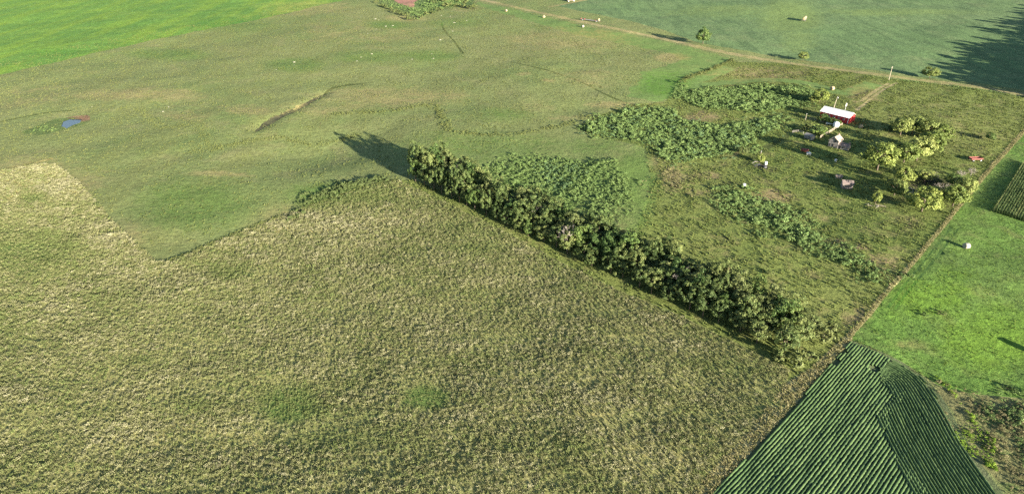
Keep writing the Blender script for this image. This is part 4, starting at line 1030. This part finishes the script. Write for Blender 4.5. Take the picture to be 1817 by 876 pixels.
def build_house():
    """abandoned board house: upright gabled block, low wing towards the lit side with a chimney at its end"""
    p = G(1477, 262); rz = R(-45)
    t = gable_thing('abandoned_house', p, rz, 'weathered grey board farmhouse with tan shingled gable roof and low wing', 'house')
    t.scale = (.72, .72, .72)
    W, D, H, T = 5.6, 6.4, 4.3, 6.5
    zb = -.4
    # upright block: gable faces local -Y (the camera), ridge runs back
    wl = MB().prism([(-W / 2, 0, zb), (W / 2, 0, zb), (W / 2, 0, H), (0, 0, T - .12), (-W / 2, 0, H)], .15, (0, 1, 0)).build('front_gable_wall', M['old_wood'], t)
    MB().prism([(-W / 2, D, zb), (W / 2, D, zb), (W / 2, D, H), (0, D, T - .12), (-W / 2, D, H)], .15, (0, -1, 0)).build('back_gable_wall', M['old_wood'], t)
    for sx in (-1, 1): MB().box((sx * (W / 2 - .075), D / 2, (H + zb) / 2), (.15, D - .31, H - zb)).build('side_wall', M['old_wood'], t)
    z = .1; k = 0
    while z < T - .7:
        half = W / 2 if z < H - .4 else max(.3, W / 2 * (T - .3 - z) / (T - H) - .15)
        MB().box((0, -.02 - .012 * (k % 3), z + .2), (2 * half - .02, .04, .37)).build('board', M['old_wood' if (k * 3) % 4 else 'old_wood_dark'], wl); z += .4; k += 1
    for sx in (-1, 1):
        rf = MB().prism([(0, -.35, T), (0, D + .35, T), (sx * (W / 2 + .4), D + .35, H - .30), (sx * (W / 2 + .4), -.35, H - .30)], .14, (0, 0, 1)).build('roof', M['shingle'], t)
        for c in range(7):
            f = (c + .5) / 7; xx = sx * (W / 2 + .4) * f; zz = T + (H - .30 - T) * f + .155
            MB().box((xx, D / 2, zz), ((W / 2 + .4) / 7 * 1.02, D + .66, .05), 0, Matrix.Rotation(sx * math.atan2(T - H + .30, W / 2 + .4), 3, 'Y')).build('shingle_course', M['shingle' if c % 3 else 'pale_wood'], rf)
    MB().box((.2, D - 1.4, T + .45), (.6, .6, 1.3)).build('chimney', M['brick'], t)
    for c, d in (((.7, -.03, 4.1), (.75, .16, 1.35)), ((.0, -.03, 1.6), (.7, .16, 1.5)), ((-1.7, -.03, 1.5), (.6, .16, 1.2))):
        opening(t, c, (*d, 0, -.03))
    # low wing along +X
    wx0, wx1, wd, wh, wt = W / 2, W / 2 + 5.6, 4.2, 2.4, 3.7
    y0 = .35
    w1 = MB().box(((wx0 + wx1) / 2, y0 + .075, (wh + zb) / 2), (wx1 - wx0, .15, wh - zb)).build('wing_front_wall', M['old_wood'], t)
    MB().box(((wx0 + wx1) / 2, y0 + wd - .075, (wh + zb) / 2), (wx1 - wx0, .15, wh - zb)).build('wing_back_wall', M['old_wood'], t)
    MB().prism([(wx1, y0 + .16, zb), (wx1, y0 + wd - .16, zb), (wx1, y0 + wd - .16, wh), (wx1, y0 + wd / 2, wt - .1), (wx1, y0 + .16, wh)], .15, (-1, 0, 0)).build('wing_gable_wall', M['pale_wood'], t)  # sunlit end of the wing: the sunlight is put into a paler wood
    z = .1; k = 0
    while z < wh - .4:
        MB().box(((wx0 + wx1) / 2, y0 - .02 - .012 * (k % 3), z + .2), (wx1 - wx0 - .04, .04, .37)).build('board', M['old_wood' if k % 3 else 'old_wood_dark'], w1); z += .4; k += 1
    for sy, mt in ((-1, 'shingle_dark'), (1, 'shingle_dark')):
        yc = y0 + wd / 2
        MB().prism([(wx0 + .01, yc, wt), (wx1 + .3, yc, wt), (wx1 + .3, yc + sy * (wd / 2 + .3), wh - .18), (wx0 + .01, yc + sy * (wd / 2 + .3), wh - .18)], .12, (0, 0, 1)).build('wing_roof', M[mt], t)
    MB().box((wx1 - .35, y0 + wd / 2 + .1, wt + .35), (.6, .6, 1.3)).build('chimney', M['brick'], t)
    opening(t, (wx0 + 2.9, y0 - .03, 1.35), (.7, .16, .8, 0, -.03)); opening(t, (wx0 + 1.2, y0 - .03, 1.0), (.9, .16, 1.9, 0, -.03), nm='door')
build_house()

def build_shed(px, py, rz, W, D, H, T, label, wall, roof, name='wooden_shed'):
    p = G(px, py); t = gable_thing(name, p, R(rz), label, 'shed')
    zb = -.3
    fr = MB().box((0, -D / 2 + .06, (H + zb) / 2), (W, .12, H - zb)).build('front_wall', M[wall], t)
    MB().box((0, D / 2 - .06, (H + zb) / 2), (W, .12, H - zb)).build('back_wall', M[wall], t)
    for sx in (-1, 1): MB().prism([(sx * W / 2, -D / 2 + .13, zb), (sx * W / 2, D / 2 - .13, zb), (sx * W / 2, D / 2 - .13, H), (sx * W / 2, 0, T - .08), (sx * W / 2, -D / 2 + .13, H)], .12, (-sx, 0, 0)).build('gable_wall', M['pale_wood' if sx > 0 else wall], t)
    n = max(4, int(W / .5))
    for i in range(n): MB().box((-W / 2 + (i + .5) * W / n, -D / 2 - .02 - .012 * (i % 2), H / 2), (W / n - .03, .04, H - .15)).build('board', M[wall], fr)
    for sy in (-1, 1):
        rf = MB().prism([(-W / 2 - .25, 0, T), (W / 2 + .25, 0, T), (W / 2 + .25, sy * (D / 2 + .3), H - .15), (-W / 2 - .25, sy * (D / 2 + .3), H - .15)], .1, (0, 0, 1)).build('roof', M[roof], t)
        for c in range(4):
            f = (c + .5) / 4
            MB().box((0, sy * (D / 2 + .3) * f, T + (H - .15 - T) * f + .12), (W + .48, (D / 2 + .3) / 4 * 1.05, .04), 0, Matrix.Rotation(-sy * math.atan2(T - H + .15, D / 2 + .3), 3, 'X')).build('shingle_course', M[roof], rf)
    d = MB().box((W * .22, -D / 2 - .06, .95), (.9, .05, 1.8)).build('door', M['old_wood_dark'], t); MB().box((W * .22 + .35, -D / 2 - .11, .95), (.06, .06, .2)).build('handle', M['dark_metal'], d)
    return t
build_shed(1501.5, 333, -14, 3.5, 2.7, 2.1, 2.9, 'small weathered grey wooden shed with a sagging shingle roof', 'old_wood_dark', 'shingle_dark')
build_shed(1488, 316, -22, 2.0, 1.5, .9, 1.3, 'tiny tan wooden coop on the grass above the shed', 'pale_wood', 'shingle', 'chicken_coop')
build_shed(1436, 246, -60, 3.6, 2.6, 1.6, 2.2, 'grey collapsed pen shed in the shade left of the house', 'old_wood', 'old_wood', 'pen_shed')

# ------------------------------------------------------------------ farm clutter
def pole(px, py, hgt, label, arm=True, lean=0.0):
    p = G(px, py); t = thing('utility_pole', p, R(-45), label, 'pole')
    MB().tube([(0, 0, -.3), (lean * .5, 0, hgt * .5), (lean, 0, hgt)], [.19, .16, .12], 8).build('post', M['pole_wood'], t)
    if arm:
        MB().box((lean, 0, hgt - .6), (.12, 1.9, .14)).build('crossarm', M['pole_wood'], t)
        for yy in (-.8, .8): MB().lathe([(.05, 0), (.08, .06), (.05, .16), (.02, .2)], 8, (lean, yy, hgt - .52)).build('insulator', M['white_paint'], t)
    else:
        MB().lathe([(.12, 0), (.22, .08), (.22, .5), (.1, .58)], 10, (lean + .3, 0, hgt - .9)).build('transformer', M['galvanised'], t)
pole(1577, 142, 7.6, 'tall pale utility pole beside the farm track')
pole(1478.5, 194, 6.6, 'leaning pale utility pole standing behind the barn', False, .6)
def dish_pole():
    p = G(1498, 201); t = thing('vent_fan', p, R(-45), 'white round vent fan standing behind the barn ridge', 'fan')
    MB().tube([(0, 0, -.2), (0, 0, 3.7)], .08, 6).build('mast', M['galvanised'], t)
    ring = MB(); pts = [(0, math.cos(a) * .75, 4.2 + math.sin(a) * .75) for a in np.linspace(0, 6.283, 19)]
    ring.tube(pts, .1, 6, False).build('rim', M['white_paint'], t)
    MB().lathe([(.16, -.1), (.2, 0), (.16, .1)], 10, (0, 0, 4.2)).build('hub', M['dark_metal'], t)
    for k in range(6):
        a = k * math.pi / 3; MB().box((0, math.cos(a) * .38, 4.2 + math.sin(a) * .38), (.03, .2, .55), 0, Matrix.Rotation(a - math.pi / 2, 3, 'X')).build('blade', M['galvanised'], t)
dish_pole()

def round_bale(px, py, rz, label, mat='hay', r=.9, l=1.5, group='round hay bales'):
    p = G(px, py); t = thing('hay_bale', (p.x, p.y, p.z - .05), R(rz), label, 'hay bale', group)
    rr = random.Random(px); m = MB(); n = 22; prof = [(-l / 2, .80), (-l / 2 + .06, .97), (-l / 4, 1.0), (0, 1.01), (l / 4, 1.0), (l / 2 - .06, .97), (l / 2, .80)]
    base = 0
    for xx, f in prof:
        for k in range(n):
            a = 6.283 * k / n; q = r * f * (1 + rr.uniform(-.02, .02)); zz = r + q * math.sin(a)
            m.v.append((xx, q * math.cos(a) * 1.02, max(0.0, zz * .98)))
    for i in range(len(prof) - 1):
        for k in range(n): m.f.append([i * n + k, i * n + (k + 1) % n, (i + 1) * n + (k + 1) % n, (i + 1) * n + k])
    m.build('roll', M[mat], t, True)
    for sx in (-1, 1):
        e = MB(); c = []
        for rad, off in ((r * .80, 0), (r * .55, .03), (r * .28, .01), (.04, .04)):
            for k in range(n): a = 6.283 * k / n; e.v.append((sx * (l / 2 + off), rad * math.cos(a), r * .98 + rad * math.sin(a)))
        for i in range(3):
            for k in range(n): e.f.append([i * n + k, i * n + (k + 1) % n, (i + 1) * n + (k + 1) % n, (i + 1) * n + k])
        e.f.append([3 * n + k for k in range(n)])
        e.build('spiral_end', M['hay_end' if mat == 'hay' else mat], t, True)
    for xx in (-.45, -.15, .15, .45):
        ring = MB().tube([(xx, (r * 1.022) * math.cos(a), r + r * 1.0 * math.sin(a)) for a in np.linspace(-1.1, 4.24, 20)], .012, 4, False); ring.build('twine', M['white_paint'], t)
round_bale(1713.5, 440, 10, 'pale grey round hay bale alone in the green meadow', 'hay_grey', .88, 1.5)
round_bale(898, 21, 40, 'tan round bale in the mown strip nearest the top edge', r=.98, l=1.5)
round_bale(965, 32, 60, 'tan round bale in the mown strip right of another bale', r=.98, l=1.5)
round_bale(1476, 160, 30, 'lone tan round bale on the mown loop behind the barn', r=1.05, l=1.7)
round_bale(1527, 227, 20, 'weathered tan bale on the grass between barn and house', r=.75, l=1.5)
round_bale(1034, 49, 35, 'dull weathered round bale at the lower edge of the mown strip', 'hay_grey', .9, 1.6)
round_bale(1838, 627, 15, 'round bale just beyond the right edge of the meadow', 'hay_grey', 1.0, 1.7)

def hay_wagon(px, py, rz, label, L=8.0, mat='hay', bales=5):
    p = G(px, py); t = thing('hay_wagon', p, R(rz), label, 'wagon', 'wagons in the far fields')
    MB().box((0, 0, .95), (L, 2.3, .16)).build('deck', M['old_wood'], t)
    MB().box((0, 0, .75), (L * .9, .2, .22)).build('beam', M['rust_red'], t)
    MB().tube([(L / 2, 0, .7), (L / 2 + 1.6, 0, .45)], .06, 6).build('drawbar', M['rust_red'], t)
    for sx in (-1, 1):
        for sy in (-1, 1):
            w = MB(); pts = [(.42, -.12), (.5, -.08), (.5, .08), (.42, .12)]
            n = 16
            for k in range(n):
                a = 6.283 * k / n
                for rad, off in pts: w.v.append((sx * L * .36 + rad * math.cos(a), sy * 1.0 + off, .5 + rad * math.sin(a)))
            for k in range(n):
                for j in range(4): w.f.append([k * 4 + j, k * 4 + (j + 1) % 4, ((k + 1) % n) * 4 + (j + 1) % 4, ((k + 1) % n) * 4 + j])
            wo = w.build('wheel', M['rubber'], t); MB().tube([(sx * L * .36, sy * 1.0 - .08, .5), (sx * L * .36, sy * 1.0 + .08, .5)], .38, 12).build('rim', M['galvanised'], wo)
    return t
def wagon_with_bales(px, py, rz, label, blabel, L, n, rad=.85):
    t = hay_wagon(px, py, rz, label, L); base = t.location.copy(); ca, sa = math.cos(R(rz)), math.sin(R(rz))
    for k in range(n):
        off = -L / 2 + (k + .5) * L / n
        q = thing('hay_bale', (base.x + ca * off, base.y + sa * off, base.z + 1.03), R(rz), '%s bale from the left on the %s' % (ordinal(k + 1), blabel), 'hay bale', 'bales on ' + blabel)
        m = MB(); m.tube([(-L / n * .48, 0, rad), (-L / n * .44, 0, rad), (L / n * .44, 0, rad), (L / n * .48, 0, rad)], [rad * .85, rad, rad, rad * .85], 18); m.build('roll', M['hay'], q, True)
wagon_with_bales(1427, 37, 60, 'hay wagon loaded with pale bales alone in the bean field', 'wagon in the bean field', 8.5, 5, 1.1)
wagon_with_bales(1013, 3, 25, 'hay wagon with pale bales at the top edge of the photo', 'wagon at the top edge', 8, 5, 1.0)
t = hay_wagon(1047, 38, -33, 'long rusty empty wagon parked beside the far track', 17)
for xx in (-8, -5, 5): MB().box((xx, 0, 1.35), (.25, 2.0, .7)).build('rack', M['rust_red'], t)
q = thing('hay_bale', t.matrix_basis @ Vector((7.6, 0, 1.03)), R(-33), 'pale bale on the right end of the long rusty wagon', 'hay bale'); MB().tube([(-.8, 0, .9), (-.74, 0, .9), (.74, 0, .9), (.8, 0, .9)], [.76, .9, .9, .76], 18).build('roll', M['hay'], q, True)

def red_wagon():
    p = G(1730, 285); t = thing('grain_wagon', p, R(5), 'low rusty red farm wagon standing in the grass near the fence line', 'wagon')
    MB().box((0, 0, .8), (4.8, 2.0, .12)).build('floor', M['rust_red'], t)
    for sy in (-1, 1): MB().box((0, sy * .97, 1.1), (4.8, .06, .5)).build('side_panel', M['rust_red'], t)
    for sx in (-1, 1): MB().box((sx * 2.37, 0, 1.1), (.06, 1.87, .5)).build('end_panel', M['rust_red'], t)
    for sx in (-1, 1):
        for sy in (-1, 1): wo = MB().tube([(sx * 1.6, sy * 1.1 - .11, .42), (sx * 1.6, sy * 1.1 + .11, .42)], .44, 16).build('wheel', M['rubber'], t); MB().tube([(sx * 1.6, sy * 1.1 - .13, .42), (sx * 1.6, sy * 1.1 + .13, .42)], .22, 12).build('rim', M['galvanised'], wo)
    MB().tube([(2.4, 0, .7), (3.9, 0, .4)], .05, 6).build('drawbar', M['rust_red'], t)
red_wagon()

def fuel_tank():
    p = G(1427, 271); t = thing('fuel_tank', p, R(-20), 'rusty red tank on a stand beside a white crate', 'tank')
    MB().tube([(-1.5, 0, 1.15), (-1.42, 0, 1.15), (1.42, 0, 1.15), (1.5, 0, 1.15)], [.5, .68, .68, .5], 16).build('drum', M['rust_red'], t, True)
    MB().lathe([(.5, 0), (.42, .05)], 16).build('end_cap', M['trim_peach'], t, True).matrix_local = Matrix.Translation((1.5, 0, 1.15)) @ Matrix.Rotation(R(90), 4, 'Y')
    for sx in (-1, 1):
        for sy in (-1, 1): MB().box((sx * 1.0, sy * .4, .33), (.1, .1, .76)).build('leg', M['dark_metal'], t)
fuel_tank()
def crate():
    p = G(1434.5, 275); t = thing('crate', p, R(-15), 'white slatted crate on the grass next to the red tank', 'crate')
    for k in range(4): MB().box((-.66 + .44 * k, 0, 1.0), (.34, 1.5, .06)).build('top_slat', M['white_paint'], t)
    for sx in (-1, 1):
        for sy in (-1, 1): MB().box((sx * .72, sy * .68, .48), (.1, .1, .98)).build('post', M['white_paint'], t)
    for z in (.25, .7):
        for sy in (-1, 1): MB().box((0, sy * .75, z), (1.6, .05, .16)).build('side_slat', M['white_paint'], t)
crate()
def drum(px, py, label, r=.45, h=1.2, mat='white_paint', name='barrel', group=None):
    p = G(px, py); t = thing(name, p, 0, label, 'barrel', group)
    MB().lathe([(r * .96, -.05), (r, .03), (r, h * .33), (r * 1.04, h * .35), (r, h * .37), (r, h * .66), (r * 1.04, h * .68), (r, h * .7), (r, h), (r * .95, h + .03)], 18).build('shell', M[mat], t, True)
    MB().lathe([(r * .9, 0), (r * .9, .03)], 18, (0, 0, h + .032)).build('lid', M[mat], t); MB().lathe([(.06, 0), (.06, .05)], 8, (r * .5, 0, h + .06)).build('bung', M['dark_metal'], t)
drum(1320, 333, 'lone white barrel in the pasture left of the scrap heap', .55, 1.5)
drum(1358.5, 292, 'white barrel on the right of the scrap heap', .55, 1.2)
drum(1482.5, 286, 'small white barrel on the shaded grass below the house', .42, .8)
def water_tank():
    p = G(1483, 224.5); t = thing('water_tank', p, 0, 'white round water tank in front of the barn', 'tank')
    MB().lathe([(1.25, -.1), (1.3, .05), (1.3, 1.5), (1.0, 2.0), (.4, 2.25)], 22).build('shell', M['white_paint'], t, True)
    for z in (.4, .8, 1.2): MB().lathe([(1.31, 0), (1.335, .04), (1.31, .08)], 22, (0, 0, z)).build('hoop', M['white_paint'], t)
    MB().lathe([(.28, 0), (.28, .12)], 14, (0, 0, 2.26)).build('lid', M['galvanised'], t)
    p = G(1474, 221.5); t = thing('feed_trough', p, R(-15), 'long white feed trough left of the round water tank', 'trough')
    m = MB(); m.box((0, 0, .42), (4.2, 1.1, .1)).build('bottom', M['white_paint'], t)
    for sy in (-1, 1): MB().box((0, sy * .55, .68), (4.2, .08, .5)).build('side', M['white_paint'], t)
    for sx in (-1, 1): MB().box((sx * 2.06, 0, .68), (.08, 1.02, .5)).build('end', M['white_paint'], t); MB().box((sx * 1.6, 0, .17), (.12, .9, .42)).build('leg', M['old_wood'], t)
water_tank()
def rail_fence(pts, label, mat, rails=3, post=1.3):
    P = [G(*q) for q in pts]
    t = thing('rail_fence', P[0], 0, label, 'fence'); b = P[0]
    for i in range(len(P) - 1):
        a, c = P[i], P[i + 1]; n = max(1, int((c - a).length / 2.4))
        for k in range(n + (i == len(P) - 2)):
            q = a.lerp(c, k / n) - b; MB().box((q.x, q.y, post / 2 - .1 + q.z), (.14, .14, post + .2)).build('post', M[mat], t)
        for k in range(n):
            u, v = a.lerp(c, k / n) - b, a.lerp(c, (k + 1) / n) - b
            for r_ in range(rails):
                z = .35 + r_ * (post - .45) / max(1, rails - 1); off = Vector((.09, .02, z)); MB().tube([u + off, v + off], .06, 5).build('rail', M[mat], t)
rail_fence([(1483, 229), (1472, 236), (1462, 242), (1455, 246)], 'pale plank fence running down from the water tank', 'pale_wood', 4, 1.5)
rail_fence([(1436, 212), (1445, 213), (1456, 217), (1466, 220)], 'broken pale rail fence left of the barn', 'pale_wood', 2, 1.2)
rail_fence([(1406, 236), (1416, 235), (1425, 238)], 'grey broken pen rails in the shade', 'old_wood', 3, 1.2)
rail_fence([(1488, 225), (1494, 222)], 'short pale gate beside the barn corner', 'pale_wood', 3, 1.1)
def yard_post(px, py, h, label):
    p = G(px, py); t = thing('yard_post', p, 0, label, 'post'); MB().tube([(0, 0, -.2), (.1, .05, h)], [.12, .09], 7).build('shaft', M['pole_wood'], t); MB().lathe([(.1, 0), (.16, .05), (.12, .2)], 8, (.1, .05, h)).build('cap', M['galvanised'], t)
yard_post(1429, 213, 3.0, 'thin pale post among bushes left of the barn'); yard_post(1348, 282, 3.2, 'thin grey post above the scrap heap')
def scrap():
    names = ['bent dark metal sheet on the scrap heap', 'dark ring of old tyre on the scrap heap', 'pale plank lying across the scrap heap', 'long grey plank on the left of the scrap heap', 'dark metal box in the scrap heap']
    p = G(1344, 294); t = thing('scrap_sheet', p, .3, names[0], 'scrap'); MB().box((0, 0, .25), (3.2, 1.4, .04), 0, Matrix.Rotation(.16, 3, 'X')).build('sheet', M['dark_metal'], t); MB().box((0, .72, .36), (3.2, .05, .16)).build('lip', M['dark_metal'], t)
    p = G(1352, 296); t = thing('old_tyre', p, 0, names[1], 'tyre'); MB().tube([(math.cos(a) * .75, math.sin(a) * .75, .2) for a in np.linspace(0, 6.283, 17)], .24, 8, False).build('tread', M['rubber'], t, True); MB().lathe([(.42, 0), (.5, .1), (.42, .2)], 14, (0, 0, .1)).build('rim', M['dark_metal'], t)
    for j, (px, py, a, l) in enumerate([(1347, 288, .2, 4.2), (1338, 289, .9, 4.6)]):
        p = G(px, py); o = MB().box((0, 0, .3 + .1 * j), (l, .32, .07), a, Matrix.Rotation(.06, 3, 'Y')).build('plank', M['pale_wood' if j == 0 else 'old_wood'], None, loc=p); tag(o, names[2 + j], 'plank', 'planks of the scrap heap')
    p = G(1357, 298); t = thing('metal_box', p, .5, names[4], 'box'); MB().box((0, 0, .35), (1.3, .8, .7)).build('body', M['dark_metal'], t); MB().box((0, 0, .73), (1.36, .86, .06)).build('lid', M['dark_metal'], t)
    for j, (px, py, a, l) in enumerate([(1541, 362, .4, 3.2), (1549, 366, -.3, 3.8), (1556, 368, .8, 2.8), (1562, 366, -.6, 3.4)]):
        p = G(px, py); o = MB().box((0, 0, .15 + .07 * j), (l, .26, .08), a).build('plank', M['pale_wood' if j % 2 else 'old_wood'], None, loc=p); tag(o, '%s plank from the left in the lumber heap below the sapling' % ordinal(j + 1), 'plank', 'planks of the lumber heap')
scrap()
# pale stones out in the pasture
ST_ = [(490, 124, 4), (522, 110.5, 6), (633, 108.6, 4), (640.5, 101.6, 4), (659.6, 96, 5), (652.6, 60, 3), (666, 34, 6), (684.5, 47, 5), (696.7, 46, 5), (667.6, 52, 3), (781, 71, 6), (742.7, 81.5, 3), (731, 105.4, 4), (766, 96, 3), (769, 104, 4),
       (806, 40.5, 6), (803, 55.6, 4), (783, 28, 4), (799, 29.4, 3), (828, 36.7, 4), (163, 189.5, 3), (185, 207, 3), (299, 190, 4), (289, 198, 5), (672, 36, 3), (522, 116, 3)]
SM = []
for i in range(4):
    bm = bmesh.new(); bmesh.ops.create_icosphere(bm, subdivisions=2, radius=1); rr = random.Random(i)
    for v in bm.verts: v.co *= 1 + rr.uniform(-.16, .16); v.co.z = max(-.15, v.co.z)
    me = bpy.data.meshes.new('pale_stone'); bm.to_mesh(me); bm.free(); me.materials.append(M['stone']); SM.append(me)
for j, (px, py, wpx) in enumerate(sorted(ST_)):
    p = G(px, py); s = wpx * m_per_px(px, py) * .4
    o = obj('pale_stone', SM[j % 4], None, p, j * .7); o.scale = (s, s * .9, s * .3); tag(o, 'pale low boulder in the pasture, %s from the left' % ordinal(j + 1), 'boulder', 'pale boulders in the pasture')
